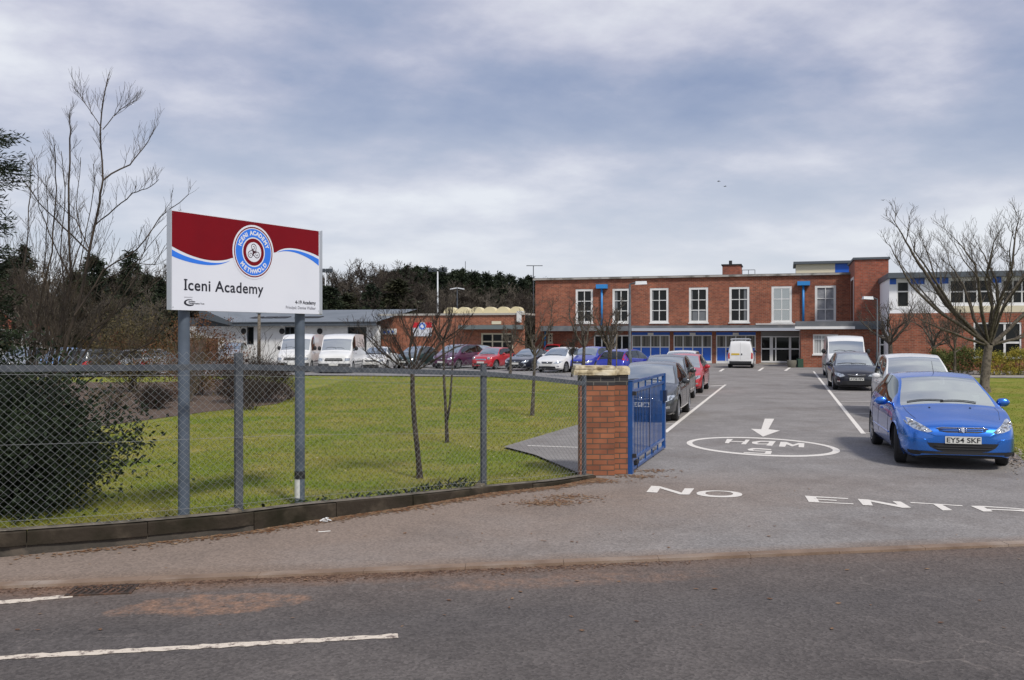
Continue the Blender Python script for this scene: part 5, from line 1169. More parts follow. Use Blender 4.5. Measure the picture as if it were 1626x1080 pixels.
# roof structures
o2 = -3.5; a, b = fac(1147,430,o2)[0], fac(1176,430,o2)[0]; z1 = fac(1160,421.5,o2)[1]
g = MB(); g.box(a,b,3.5,6,ztop+.142,z1); ch = g.build('chimney', brick_t, main); g = MB(); g.box(a-.08,b+.08,3.42,6.08,z1+.002,z1+.10); g.tube([((a+b)/2-.1,4,z1+.1),((a+b)/2-.1,4,z1+.42)], .13, 8); g.build('chimney_cap', dark, ch)
g = MB()
for i in range(3): g.tube([(b+.1+i*.5,4,ztop+.14),(b+.1+i*.5,4,ztop+.75)], .025, 5)
g.tube([(b+.1,4,ztop+.75),(b+1.1,4,ztop+.75)], .025, 5); g.build('roof_railing', fascia, main)
a, b = fac(1264,420,o2)[0], fac(1362,420,o2)[0]; z1 = fac(1310,419,o2)[1]; mid = fac(1326,420,o2)[0]
g = MB(); g.box(a,mid,3.5,8,ztop+.142,z1); g.build('roof_room', cream, main); g = MB(); g.box(mid+.01,b,3.5,8,ztop+.142,z1); g.build('roof_room_blue', blue_paint, main); g = MB(); g.box(a-.2,b,3.2,8.2,z1+.002,z1+.2); g.build('roof_room_cover', fascia, main)
# the stair tower
TO = 4.5; a, b = fac(1357,430,TO)[0], fac(1411,430,TO)[0]; zt = fac(1384,412,TO)[1]
tw = thing('stair_tower', 'plain tall red brick stair tower right of the main block', 'building', (BO.x+bo.x*TO+bu.x*a, BO.y+bo.y*TO+bu.y*a, 0), -BA)
g = MB(); g.box(0,b-a,0,6,-.1,zt); g.build('wall', brick_t, tw); g = MB(); g.box(-.10,b-a+.10,-.10,6.1,zt+.002,zt+.15); g.build('roof', fascia, tw)
g = MB(); g.box(-.03,-.003,.8,3.6,2.9,6.3); g.build('stair_window', white, tw); g = MB(); g.box(-.036,-.031,1.0,3.4,3.1,6.1); g.build('pane', winglass, [o for o in bpy.data.objects if o.name.startswith('stair_window')][0])
# ground floor extension in front
XO = 7.2; a, b, c = fac(1272,580,XO)[0], fac(1357,580,XO)[0], fac(1474,580,XO)[0]; zt = 2.56
ex_ = thing('brick_extension', 'low flat roofed brick extension with white fascia behind white van', 'building', (BO.x+bo.x*XO+bu.x*a, BO.y+bo.y*XO+bu.y*a, 0), -BA)
W1 = (fac(1291,540,XO)[0]-a, fac(1331,540,XO)[0]-a, fac(1300,563,XO)[1], fac(1300,531,XO)[1]); W2 = (fac(1396,540,XO)[0]-a, fac(1466,540,XO)[0]-a, fac(1430,566,XO)[1], fac(1430,532,XO)[1])
g = MB(); wall_holes(g, 0, c-a, -.1, zt, 0, [W1, W2]); g.add([(0,0,-.1),(0,0,zt),(0,7.1,zt),(0,7.1,-.1)], [(0,1,2,3)]); g.build('wall', brick, ex_, fixn=False); g = MB(); g.box(.1,c-a-.1,.16,.3,0,zt-.1); g.build('inner_wall', dark, ex_)
g = MB(); g.box(-.35,c-a+.2,-.35,TO-1.9 if False else 2.68,zt+.002,zt+.55); g.build('roof', felt, ex_)
g = MB(); g.box(-.4,b-a,-.43,-.355,zt+.02,zt+.20); g.build('white_fascia', white, ex_); g = MB(); g.box(b-a+.002,c-a+.2,-.40,-.355,zt+.0,zt+.28); g.build('grey_fascia', fascia, ex_)
window(ex_, *W1, .05, 3, 2, .09, .07, rowz=[.80], blinds=(blindw, 14, 0)); window(ex_, *W2, .05, 4, 2, .09, .09, rowz=[.55], blinds=None)
# right wing
WO = 10.5; a, b = fac(1412,500,WO)[0], fac(1760,500,WO)[0]; q = lambda px, py: (fac(px,py,WO)[0]-a, fac(px,py,WO)[1])
wing = thing('classroom_wing', 'two storey wing with white upper panels behind the right hand trees', 'building', (BO.x+bo.x*WO+bu.x*a, BO.y+bo.y*WO+bu.y*a, 0), -BA)
zR0, zR1 = q(1500,441)[1], q(1500,432.5)[1]; zm = q(1520,497)[1]; L_ = b-a
up = []
for x0,x1,y0,y1 in ((1424,1444,447,488),(1508,1575,444,482),(1592,1640,444,482),(1655,1735,444,482)): up.append((q(x0,y0)[0], q(x1,y0)[0], q((x0+x1)/2,y1)[1], q((x0+x1)/2,y0)[1]))
lo = []
for x0,x1,y0,y1 in ((1546,1622,512,568),(1650,1735,512,568)): lo.append((q(x0,y0)[0], q(x1,y0)[0], q((x0+x1)/2,y1)[1], q((x0+x1)/2,y0)[1]))
zlo = q(1440,508)[1]; uS = q(1476,500)[0]
g = MB(); wall_holes(g, 0, L_, -.1, zm, 0, lo); g.build('wall', brick, wing, fixn=False)
g = MB(); wall_holes(g, 0, L_, zm+.002, zR0, .02, up); g.add([(0,.02,0),(0,.02,zR0),(0,8,zR0),(0,8,0)], [(0,1,2,3)]); g.build('white_panels', wpanel, wing, fixn=False)
g = MB(); g.box(.1,L_,.3,.4,0,zR0-.1); g.build('inner_wall', dark, wing)
g = MB(); g.box(-.1,L_,-.5,8,zR0+.002,zR1); g.build('roof', fascia, wing)
zb1 = q(1460,451)[1]
g = MB(); pxs = ((1413,1423),(1446,1468),(1478,1492),(1496,1506),(1576,1590))
for x0, x1 in pxs: g.box(q(x0,445)[0],q(x1,445)[0],-.02,.018,zb1,zR0-.01)
g.build('blue_band', blue_paint, wing)
for k, u_ in enumerate(up): window(wing, *u_, .07, 1 if k == 0 else 3, 2, .07, .08, rowz=[.62] if k == 0 else [.50], sill=False)
g = MB(); g.box(q(1508,490)[0], L_, -.03,-.002, zm+.03, q(1540,486)[1]); g.build('cream_band', cream, wing)
for u_ in lo: window(wing, *u_, .05, 3, 2, .09, .12, rowz=[.42])
# brick service block left
SO = 3.0; a, b = fac(603,530,SO)[0], uL-.02
svc = thing('single_storey_block', 'single storey orange brick block with cream barrel roof lights', 'building', (BO.x+bo.x*SO+bu.x*a, BO.y+bo.y*SO+bu.y*a, 0), -BA)
q = lambda px, py: (fac(px,py,SO)[0]-a, fac(px,py,SO)[1]); L_ = b-a; zt = q(700,501)[1]
w1 = (q(764,540)[0], q(815,540)[0], q(790,556)[1], q(790,529)[1])
g = MB(); wall_holes(g, 0, L_, -.1, zt, 0, [w1]); g.add([(0,0,-.1),(0,0,zt),(0,9,zt),(0,9,-.1)], [(0,1,2,3)]); g.build('wall', brick_o, svc, fixn=False)
g = MB(); g.box(.1,L_-.1,.2,.3,0,zt-.1); g.build('inner_wall', dark, svc)
g = MB(); g.box(-.12,L_,-.12,9,zt+.002,zt+.16); g.build('roof', mat('pale_roof_edge', (.42,.40,.36), .8), svc)
window(svc, *w1, .05, 3, 2, .12, .10, rowz=[.5], m=cream)
g = MB(); g.box(q(735,517)[0],L_-.1,-1.1,-.003,q(790,523)[1],q(790,516.5)[1]); g.build('canopy', mat('green_grey_canopy', (.14,.17,.17), .7), svc)
g = MB(); g.box(q(781,513)[0],q(796,513)[0],-.05,-.003,q(790,515)[1],q(790,510)[1]); g.build('vent_grille', cream, svc)
for k in range(6):
    x0, x1 = q(700+k*21,500)[0], q(721+k*21,500)[0]; g = MB(); n = 12; rr1 = (x1-x0)/2*.99; cxx = (x0+x1)/2; hh = q(730,488)[1]-zt-.12
    vs = []; 
    for yy in (.6,1.5):
        for i in range(n+1): t = math.pi*i/n; vs.append((cxx-rr1*math.cos(t), yy, zt+.16+hh*math.sin(t)))
    g.add(vs, [(i,i+1,n+2+i,n+1+i) for i in range(n)]+[tuple(range(n+1)), tuple(range(n+1,2*n+2))[::-1]]); g.build('roof_light', mat('cream_roof_light', (.66,.58,.36), .6), svc, smooth=True, sharp=60)
g = MB(); g.box(q(822,500)[0],q(829,500)[0],.2,.8,zt+.2,q(830,496)[1]+.1); g.box(q(822,500)[0],q(829,500)[0],-.3,-.13,q(830,512)[1],zt+.3); g.build('white_flue_box', white, svc)
wsn = thing('wall_sign', 'small red and white school sign fixed on the brick wall', 'sign', (BO.x+bo.x*SO+bu.x*a, BO.y+bo.y*SO+bu.y*a, 0), -BA)
a0, a1 = q(656,520)[0], q(686,520)[0]; z0_, z1_ = q(670,534)[1], q(670,512)[1]; zmid = z0_+(z1_-z0_)*.52
g = MB(); g.box(a0,a1,-.06,-.003,z0_,z1_); g.build('board', sign_white, wsn); g = MB(); g.box(a0,a1,-.066,-.062,zmid+.1,z1_); g.build('red_panel', mat('bright_red_panel', (.55,.02,.03), .5), wsn)
g = MB(); g.lathe([(0,-.072),(.36,-.072)], 24, ((a0+a1)/2,0,zmid+.22), 'y'); g.build('emblem', sign_white, wsn); g = MB(); g.lathe([(.16,-.075),(.27,-.075)], 24, ((a0+a1)/2,0,zmid+.22), 'y'); g.build('emblem_ring', sblue, wsn)
wn2 = thing('notice_board', 'long white notice board with dark lettering at brick wall corner', 'sign', (BO.x+bo.x*SO+bu.x*a, BO.y+bo.y*SO+bu.y*a, 0), -BA)
a0, a1, z0_, z1_ = q(605,525)[0], q(630,525)[0], q(615,531)[1], q(615,522)[1]; g = MB(); g.box(a0,a1,-.06,-.003,z0_,z1_); g.build('board', white, wn2)
g = MB()
for i in range(3): g.box(a0+.25+i*.35,a0+.47+i*.35,-.066,-.062,z0_+.08,z1_-.16)
g.build('lettering', sblue, wn2)
# white hall with the grey roof
HO = 6.0; a, b = fac(300,530,HO)[0], fac(604,530,HO)[0]
hall = thing('white_hall', 'low white hall with a shallow grey metal roof and dark eaves', 'building', (BO.x+bo.x*HO+bu.x*a, BO.y+bo.y*HO+bu.y*a, 0), -BA)
q = lambda px, py: (fac(px,py,HO)[0]-a, fac(px,py,HO)[1]); L_ = b-a; ze = q(500,517.5)[1]; zf = q(500,512)[1]; zr_ = q(560,495.5)[1]; ug = q(378,515)[0]
wins = [(q(x0,530)[0], q(x1,530)[0], z0_ , q((x0+x1)/2,519)[1]) for x0,x1,z0_ in ((392,403,1.4),(452,468,1.4),(552,582,.05))]
g = MB(); wall_holes(g, 0, L_, -.1, ze-.01, 0, wins); g.build('wall', white, hall, fixn=False); g = MB(); g.box(.1,L_-.1,.3,.4,0,ze-.1); g.build('inner_wall', dark, hall)
for k, u_ in enumerate(wins): window(hall, *u_, .05, 1 if k == 0 else 2, 1 if k < 2 else 3, .07, .06, m=fascia, sill=False)
g = MB(); g.box(ug,L_,-.75,-.65,ze,zf); g.build('eaves_fascia', fascia, hall)
g = MB(); g.box(ug,L_,-.64,.0,ze,ze+.05); g.build('soffit', fascia, hall)
ub = q(325,500)[0]
g = MB(); g.add([(ug,-.76,zf+.004),(L_,-.76,zf+.004),(L_,7.5,zr_+.42),(ug+1,7.5,zr_+.42)], [(0,1,2,3)]); 
for i in range(40):
    u0 = ug+(L_-ug)*i/40; g.box(u0,u0+.05,0,0.01,0,0.01)
g.f = g.f[:1]; roof_o = g.build('roof', slate, hall, fixn=False)
# left gable slope
g = MB(); A_, B_ = (ug,-.76), (ub,-.76); zg = q(325,496)[1]
g.add([(ug,-.76,zf+.002),(ug+1,7.5,zr_+.42),(ub+1,7.5,zr_+.9),(ub,-.76,zg+.35)], [(0,1,2,3)]); g.build('roof_slope', slate, hall, fixn=False)
g = MB(); g.add([(ug,-.78,zf),(ug,-.78,ze),(ub,-.78,zg-.45),(ub,-.78,zg+.36)], [(0,1,2,3)]); g.add([(ug,-.78,ze),(ub,-.78,zg-.45),(ub,0,zg-.45),(ug,0,ze)], [(0,1,2,3)]); g.build('gable_board', fascia, hall, fixn=False)
g = MB(); g.add([(0,-.01,ze-.01),(ug,-.01,ze-.01),(ub,-.01,zg-.44),(0,-.01,zg-.44)], [(0,1,2,3)]); g.build('gable_wall', fascia, hall, fixn=False)
g = MB(); g.tube([(ug,-.8,zf+.03),(L_,-.8,zf+.03)], .05, 6); g.build('gutter', slate, hall)
for px_ in (387,448,508):
    u, z = q(px_, 526); g = MB(); g.lathe([(0,-.12),(.15,-.12),(.24,-.06),(.24,-.003)], 16, (u,0,z), 'y'); g.build('wall_lamp', dark, hall, smooth=True)
for px_ in (350,372,393,425,445):
    u, z = q(px_, 503); yy = 2.2; g = MB(); zz = zf+.004+(zr_+.42-zf)*(yy+.76)/8.26; g.obox((u+2,yy,zz+.03), (.55,0,0), (0,.45,.45*(zr_+.42-zf)/8.26), (0,0,.03)); g.build('roof_light', dark, hall)
# red roofed house far left
hs = thing('house', 'white walled house with a red tiled roof at far left', 'building', (-40.6, 66, 0), R(6)); tile = mat('red_roof_tile', (.30,.075,.04), .85, var=((.18,.06,.035), 3, .4, .65, 6), bump=(12,.8))
g = MB(); g.box(-6,6.0,0,7,-.1,2.6); g.build('wall', white, hs)
g = MB(); g.add([(-6.4,-.4,2.5),(5.6,-.4,2.5),(1.3,3.5,4.6),(-6.4,3.5,4.6)], [(0,1,2,3)]); g.add([(-6.4,7.4,2.5),(5.6,7.4,2.5),(1.3,3.5,4.6),(-6.4,3.5,4.6)], [(3,2,1,0)]); g.add([(5.6,-.4,2.5),(5.6,7.4,2.5),(1.3,3.5,4.6)], [(0,1,2)]); g.build('roof', tile, hs, fixn=False)
g = MB(); g.bar((5.62,-.42,2.55),(1.3,3.5,4.68),.22,.12); g.bar((-6.4,-.42,2.52),(5.6,-.42,2.52),.14,.2); g.build('white_verge', white, hs); window(hs, -1.5,.5,.9,2.1,-.06,2,1,.08,.06); window(hs, 2.6,4.4,.9,2.1,-.06,2,1,.08,.06)
# brown fence in front of the hall
bf = thing('timber_fence', 'brown close boarded timber fence in front of the white hall', 'fence', (0,0,0)); a_ = atd(300,540,76); b_ = atd(447,540,77.5); g = MB(); n = 60
for i in range(n):
    p0 = a_.lerp(b_, i/n); p1 = a_.lerp(b_, (i+.9)/n); z = 1.95+rng.uniform(-.02,.02); g.obox(((p0.x+p1.x)/2,(p0.y+p1.y)/2,z/2), ((p1.x-p0.x)/2,(p1.y-p0.y)/2,0), (0,.012,0), (0,0,z/2))
g.build('boards', timber, bf)
for i in range(9):
    p = a_.lerp(b_, i/8); g = MB(); g.box(p.x-.06,p.x+.06,p.y+.03,p.y+.15,0,2.0); g.build('post', timber, bf)
# ================================================================== lamps, poles, antenna, planter
lamp_m = mat('lamp_head', (.62,.64,.66), .4)
def street(name, label, px, base_y, top_y, arm_px, Z, r=.06, cat='street lamp'):
    b = Vector(((px-CX)/F*Z, Z, 0)); h = CH-(top_y-HZ)*Z/F; t = thing(name, label, cat, b)
    g = MB(); g.tube([(0,0,0),(0,0,1.2),(0,0,1.25),(0,0,h)], [r*1.5,r*1.5,r,r*.7], 10); g.build('pole', steel, t, smooth=True)
    ax = (arm_px-px)/F*Z; g = MB(); g.tube([(0,0,h),(ax*.25,0,h+.06),(ax*.35,0,h+.06)], .035, 6); g.build('arm', steel, t, smooth=True)
    g = MB(); s_ = 1 if ax > 0 else -1; g.add([(ax*.30,-.12,h-.03),(ax,-.14,h-.0),(ax,.14,h-.0),(ax*.30,.12,h-.03),(ax*.34,-.09,h+.14),(ax*.97,-.10,h+.15),(ax*.97,.10,h+.15),(ax*.34,.09,h+.14)], [(0,3,2,1),(4,5,6,7),(0,1,5,4),(1,2,6,5),(2,3,7,6),(3,0,4,7)]); hd = g.build('lamp_head', lamp_m, t)
    return t
street('street_lamp', 'grey street lamp standing beside the drive before the tall windows', 1000, 600, 451.5, 1027, 44, .075)
street('street_lamp', 'thin lamp post with short white head in front of stair tower', 1393, 590, 475, 1370, 50, .05)
def flood(px, top, Z, label, wide):
    b = Vector(((px-CX)/F*Z, Z, 0)); h = CH-(top-HZ)*Z/F; t = thing('floodlight_mast', label, 'floodlight mast', b, 0, 'floodlight masts behind the school'); g = MB(); g.tube([(0,0,0),(0,0,h)], [.12,.085], 8); g.build('mast', lamp_m, t, smooth=True)
    g = MB(); g.box(-wide,wide,-.05,.05,h-.06,h+.02)
    for i in range(4): x = -wide+.2+i*(2*wide-.4)/3; g.obox((x,-.1,h+.22), (.20,0,0), (0,.12,.04), (0,-.05,.18))
    g.build('floodlights', fascia, t)
flood(517, 432, 118, 'tall floodlight mast just right of the big sign', .9); flood(695, 431, 118, 'tall floodlight mast in front of the dark conifers', 1.2)
b = Vector(((726-CX)/F*108, 108, 0)); t = thing('street_lamp', 'twin headed lamp column rising above the cream roof lights', 'street lamp', b); h = CH-(459-HZ)*108/F
g = MB(); g.tube([(0,0,0),(0,0,h)], [.12,.07], 6); g.build('pole', steel, t); g = MB(); g.obox((-.45,0,h+.05), (.4,0,.07), (0,.14,0), (0,0,.06)); g.obox((.45,0,h+.05), (.4,0,-.07), (0,.14,0), (0,0,.06)); g.build('lamp_head', lamp_m, t)
b = Vector(((411-CX)/F*62, 62, 0)); t = thing('timber_post', 'weathered brown timber pole standing before the white hall', 'post', b); g = MB(); g.tube([(0,0,0),(0.02,0,CH-(498-HZ)*62/F)], [.13,.10], 8); g.build('pole', bark3, t, smooth=True); g = MB(); g.box(-.14,.14,-.14,.14,CH-(498-HZ)*62/F,CH-(498-HZ)*62/F+.04); g.build('pole_cap', fascia, t)
b = Vector(((847-CX)/F*84, 84, 0)); t = thing('tv_antenna', 'thin television aerial standing above the left roof corner', 'aerial', b); h = CH-(422-HZ)*84/F; g = MB(); g.tube([(0,0,4),(0,0,h)], .04, 5); g.build('mast', steel, t); g = MB(); g.tube([(-.65,0,h),(.85,0,h)], .035, 5)
for i in range(7): g.tube([(-.55+i*.2,-.25,h),(-.55+i*.2,.25,h)], .02, 4)
g.build('elements', steel, t)
b = Vector(((739-CX)/F*160, 160, 0)); t = thing('radio_mast', 'very thin mast poking out above the conifer belt', 'mast', b); g = MB(); g.tube([(0,0,0),(0,0,CH-(415-HZ)*160/F)], [.10,.05], 5); g.build('mast', steel, t)
b = at(1263,583.5); t = thing('planter', 'round stone planter and green bin beside the entrance door', 'planter', b)
g = MB(); g.lathe([(0,0),(.24,0),(.34,.28),(.31,.48),(.24,.46),(0,.42)], 12, (-.25,0,0)); g.build('stone_pot', mat('mossy_stone', (.16,.15,.12), .9), t, smooth=True, sharp=40); g = MB(); g.box(.12,.48,-.2,.2,0,.58); g.build('green_box', mat('dark_green', (.02,.06,.035), .6), t)
b = at(569,592); t = thing('bollard', 'small blue bollard by the hall doors', 'bollard', (atd(575,560,66).x, 66, 0)); g = MB(); g.lathe([(.12,0),(.12,1.3),(.09,1.36),(0,1.38)], 10); g.build('post', pipe_blue, t, smooth=True, sharp=40); g = MB(); g.lathe([(.124,1.0),(.124,1.12)], 10); g.build('band', white, t, smooth=True)
for i, (x, y) in enumerate(((1141,288),(1151,296),(1402,318))):
    p = atd(x, y, 90+i*6); t = thing('bird', ('tiny dark bird high in the middle of the sky','tiny dark bird just below another bird in mid sky','tiny dark bird low in the sky right of the tower')[i], 'bird', p, .4*i)
    g = MB(); g.lathe([(0,-.16),(.035,-.08),(.045,0),(.02,.10),(.03,.18)], 6, (0,0,0), 'x'); g.build('body', dark, t, smooth=True)
    for s_ in (1,-1): g = MB(); g.add([(-.05,0,.01),(.06,0,.01),(.04,s_*.14,.07),(-.03,s_*.26,.03),(-.02,s_*.13,.05)], [(0,1,2,3,4)]); g.build('wing', dark, t, fixn=False)
# ================================================================== trees and shrubs
def rv(r): 
    while True:
        v = Vector((r.uniform(-1,1), r.uniform(-1,1), r.uniform(-1,1)))
        if .05 < v.length < 1: return v.normalized()
def limb(mb, p0, p1, r0, r1, r, bow=.12, n=7, sides=5, up=.0, wob=.04):
    p0, p1 = Vector(p0), Vector(p1); L = (p1-p0).length; side = rv(r)*L*bow; pts = []
    for i in range(n+1):
        t = i/n; p = p0.lerp(p1, t)+side*math.sin(math.pi*t)+Vector((0,0,up*L*(t*t-t)))
        if 0 < i < n: p += rv(r)*L*wob
        pts.append(p)
    mb.tube(pts, [r0+(r1-r0)*(i/n)**.8 for i in range(n+1)], sides, cap=False); return pts
def sprout(mb, pts, r, depth, ln, rad, nper, minr, upb=.35, spread=.8, t0=.2):
    """side shoots along a limb, recursively"""
    for k in range(nper):
        t = t0+(1-t0)*(k+r.random())/nper; i = min(int(t*(len(pts)-1)), len(pts)-2); p = pts[i].lerp(pts[i+1], t*(len(pts)-1)-i); d = (pts[i+1]-pts[i]).normalized()
        o = rv(r); o = (o-d*o.dot(d)).normalized(); dd = (d*(1-spread*.5)+o*spread*r.uniform(.5,1)+Vector((0,0,upb))).normalized(); L = ln*(1.15-t*.6)*r.uniform(.55,1.25); rr = max(rad*(1.1-.6*t), minr)
        q = limb(mb, p, p+dd*L, rr, minr*.7, r, .07, 5 if depth > 0 else 3, 4 if depth > 1 else 3, up=.08, wob=.035)
        if depth > 0: sprout(mb, q, r, depth-1, ln*.52, rad*.5, max(2, int(nper*.75)), minr, upb, spread, .15)
def bare_tree(name, label, cat, base, trunk, rx, rz, cz, nl=9, ns=7, seed=1, tr=.06, depth=2, minr=.004, group=None, mt=bark, z0=0.0, shoot=.42, flat=.3, mtw=None):
    """trunk: list of (dx, dy, z); limbs reach an ellipsoid shell centred cz above the ground"""
    r = random.Random(seed); t = thing(name, label, cat, (base[0], base[1], z0), 0, group); mb = MB(); mb.tube(trunk, [tr*(1.25 if i == 0 else 1-.35*i/(len(trunk)-1)) for i in range(len(trunk))], 9, cap=False); mb.build('trunk', mt, t, smooth=True); cr = MB(); top = Vector(trunk[-1])
    cc_ = Vector((top.x, top.y, cz))
    for k in range(nl):
        a = 2*math.pi*(k+r.uniform(-.3,.3))/nl; el = r.uniform(-flat, 1.2); tgt = cc_+Vector((math.cos(a)*math.cos(el)*rx, math.sin(a)*math.cos(el)*rx, math.sin(el)*rz))*r.uniform(.75,1.08)
        st_ = top-Vector((0,0,(top.z-trunk[0][2])*r.uniform(0,.12))); Lm = (tgt-st_).length
        q = limb(cr, st_, tgt, tr*r.uniform(.42,.62), minr*1.5, r, .14, 9, 6, up=-.10, wob=.02); sprout(cr, q, r, depth, Lm*shoot, tr*.22, ns, minr)
    cr.build('crown', mtw or mt, t, smooth=True, fixn=False); return t
def manual_tree(name, label, cat, px, py, Z, z0, trunk, limbs, tr, ns, ln, minr, seed, group=None, mt=bark, mtw=None, depth=2, dz=1.0):
    r = random.Random(seed); b = atd(px, py, Z); t = thing(name, label, cat, (b.x, Z, z0), 0, group)
    def lc(p, k=0): q_ = atd(p[0], p[1], Z+k); return Vector((q_.x-b.x, k, q_.z-z0))
    mb = MB(); T = [lc(p) for p in trunk]; T[0].z = -.03; mb.tube(T, [tr*(1.3 if i == 0 else 1-.25*i/(len(T)-1)) for i in range(len(T))], 10, cap=False); mb.build('trunk', mt, t, smooth=True); cr = MB()
    for L, w_ in limbs:
        for rep in (0, 1):
            k = r.uniform(-dz, dz) if rep == 0 else r.choice((-1,1))*r.uniform(.8, 1.3)*dz; P_ = []
            for i, p in enumerate(L): s_ = 1 if rep == 0 else .82+.1*r.random(); f = i/(len(L)-1); P_.append(lc((L[0][0]+(p[0]-L[0][0])*s_+(r.uniform(-9,9)*f if rep else 0), L[0][1]+(p[1]-L[0][1])*s_), k*f))
            Q = []
            for i in range(len(P_)-1):
                for j in range(3): Q.append(P_[i].lerp(P_[i+1], j/3)+rv(r)*minr*3*(1 if i+j else 0))
            Q.append(P_[-1]); n = len(Q)-1; w2 = w_*(1 if rep == 0 else .7); cr.tube(Q, [w2*(1-i/n)**.9+minr for i in range(n+1)], 6, cap=False)
            sprout(cr, Q, r, depth, ln, w2*.32, ns, minr, .55, .8, .22)
    cr.build('crown', mtw or mt, t, smooth=True, fixn=False); return t
BG = 'young bare trees on the lawn'
manual_tree('bare_tree', 'leaning bare tree with wide spreading crown behind the wire fence', 'tree', 667, 760, at(667,760,LZ).y, LZ, [(667,760),(665,735),(658,670),(655,620),(655,590)],
    [([(655,592),(630,577),(602,556),(578,530),(560,520)],.016),([(655,594),(640,560),(618,520),(606,486)],.017),([(655,590),(650,560),(654,520),(664,492),(658,474)],.017),([(655,592),(680,566),(702,542),(732,520),(752,498)],.018),([(656,590),(668,556),(688,524),(702,486)],.016),
     ([(654,594),(622,586),(592,572),(572,548)],.013),([(656,592),(690,572),(722,552),(744,545)],.012),([(655,588),(660,550),(640,515),(636,490)],.012),([(655,590),(690,545),(712,505),(716,470)],.012),([(655,592),(636,580),(612,545),(590,498)],.012)], .042, 6, .36, .0026, 5, BG, bark2, dz=.45)
p = at(710,703,LZ); bare_tree('bare_tree', 'slim twin stemmed sapling right of the spreading bare tree', 'tree', p, [(0,0,-.02),(-.02,0,.5),(-.06,0,1.2),(-.08,0,2.1)], .38, .7, 2.4, 6, 5, 6, .036, 1, .0035, BG, mt=bark2, z0=LZ, shoot=.35)
tt = [o for o in bpy.data.objects if str(o.get('label','')).startswith('slim twin')][0]; m_ = MB(); m_.tube([(0,0,.45),(.06,0,.8),(.09,0,1.3),(.13,.05,2.0),(.16,.1,2.5)], [.026,.024,.02,.014,.006], 7); m_.build('second_stem', bark2, tt, smooth=True)
p = at(845,660,LZ); bare_tree('bare_tree', 'tall slender bare tree at the brick block corner', 'tree', p, [(0,0,-.02),(.03,0,.6),(.06,0,1.3),(.08,0,1.8)], .75, 1.05, 2.25, 8, 6, 17, .05, 2, .004, BG, mt=bark, z0=LZ, shoot=.33)
GBT = 'bare trees along the car park edge'
for (px, Z, tz, rx_, rz_, cz_, sd_, tr_, lab) in ((810,49,1.4,.95,.9,1.9,21,.08,'short bare tree in front of the low black coupe'),(926,46,1.7,1.3,1.25,2.6,22,.11,'bare tree between the white three door car and royal blue car'),
    (967,41,1.5,1.2,1.15,2.4,23,.13,'thick trunked bare tree in front of the blue car tail'),(908,47,1.1,.4,.6,1.6,24,.05,'thin sapling in front of white three door hatchback')):
    bare_tree('bare_tree', lab, 'tree', ((px-CX)/F*Z, Z), [(0,0,-.04),(.02,0,.7),(.05,0,tz)], rx_, rz_, cz_, 8, 6, sd_, tr_, 2, .0065, GBT, mt=bark, shoot=.34)
Z = 40.5; x = (979-CX)/F*Z; t = thing('tree_stake', 'straight thin support stake beside the thick trunked bare tree', 'stake', (x, Z, 0)); g = MB(); g.tube([(0,0,-.04),(0,0,2.2)], .03, 6); g.build('stake', bark3, t, smooth=True); g = MB(); g.bar((-.34,0,1.1),(.02,0,1.1),.03,.05); g.build('tie', dark, t)
manual_tree('bare_tree', 'large bare tree with broad open crown on the right lawn', 'tree', 1563, 622, at(1563,622).y, 0, [(1563,622),(1563,612),(1566,580),(1570,548)],
    [([(1568,548),(1540,520),(1502,482),(1474,440),(1450,404),(1432,372),(1413,338)],.10),([(1568,546),(1532,522),(1484,490),(1446,452),(1424,412),(1411,384)],.075),([(1568,548),(1524,534),(1482,518),(1446,500)],.05),([(1570,544),(1578,500),(1592,468),(1608,420),(1612,372),(1622,334)],.09),
     ([(1570,545),(1560,500),(1554,458),(1548,420),(1528,392),(1501,364)],.075),([(1574,548),(1602,522),(1640,484),(1668,432),(1684,380)],.09),([(1572,545),(1586,492),(1582,444),(1562,404),(1546,378)],.06),([(1574,548),(1622,536),(1664,508),(1700,470)],.06),
     ([(1569,540),(1576,484),(1568,430),(1578,386),(1588,364)],.06),([(1569,546),(1546,506),(1530,452),(1508,420),(1498,382)],.055),([(1567,546),(1520,505),(1490,456),(1474,404),(1458,366)],.055),([(1573,546),(1596,480),(1630,430),(1640,390),(1650,356)],.06)], .19, 7, 1.25, .0050, 36, None, bark3, bark, dz=2.2)
for (px, Z, tz, rx_, rz_, cz_, sd_, tr_, lab) in ((1515,46.5,1.4,1.2,1.1,2.4,41,.07,'thin bare sapling between white people carrier and large bare tree'),(1482,51,1.6,1.6,1.3,2.5,42,.13,'crooked bare tree behind the white people carrier roof'),(1413,54,1.8,2.1,1.5,2.9,43,.17,'bushy bare tree before the low brick extension windows')):
    bare_tree('bare_tree', lab, 'tree', ((px-CX)/F*Z, Z), [(0,0,-.02),(.05,0,.8),(.02,0,tz)], rx_, rz_, cz_, 9, 6, sd_, tr_, 2, .0075, 'bare trees on the right hand lawn', mt=bark, shoot=.36)
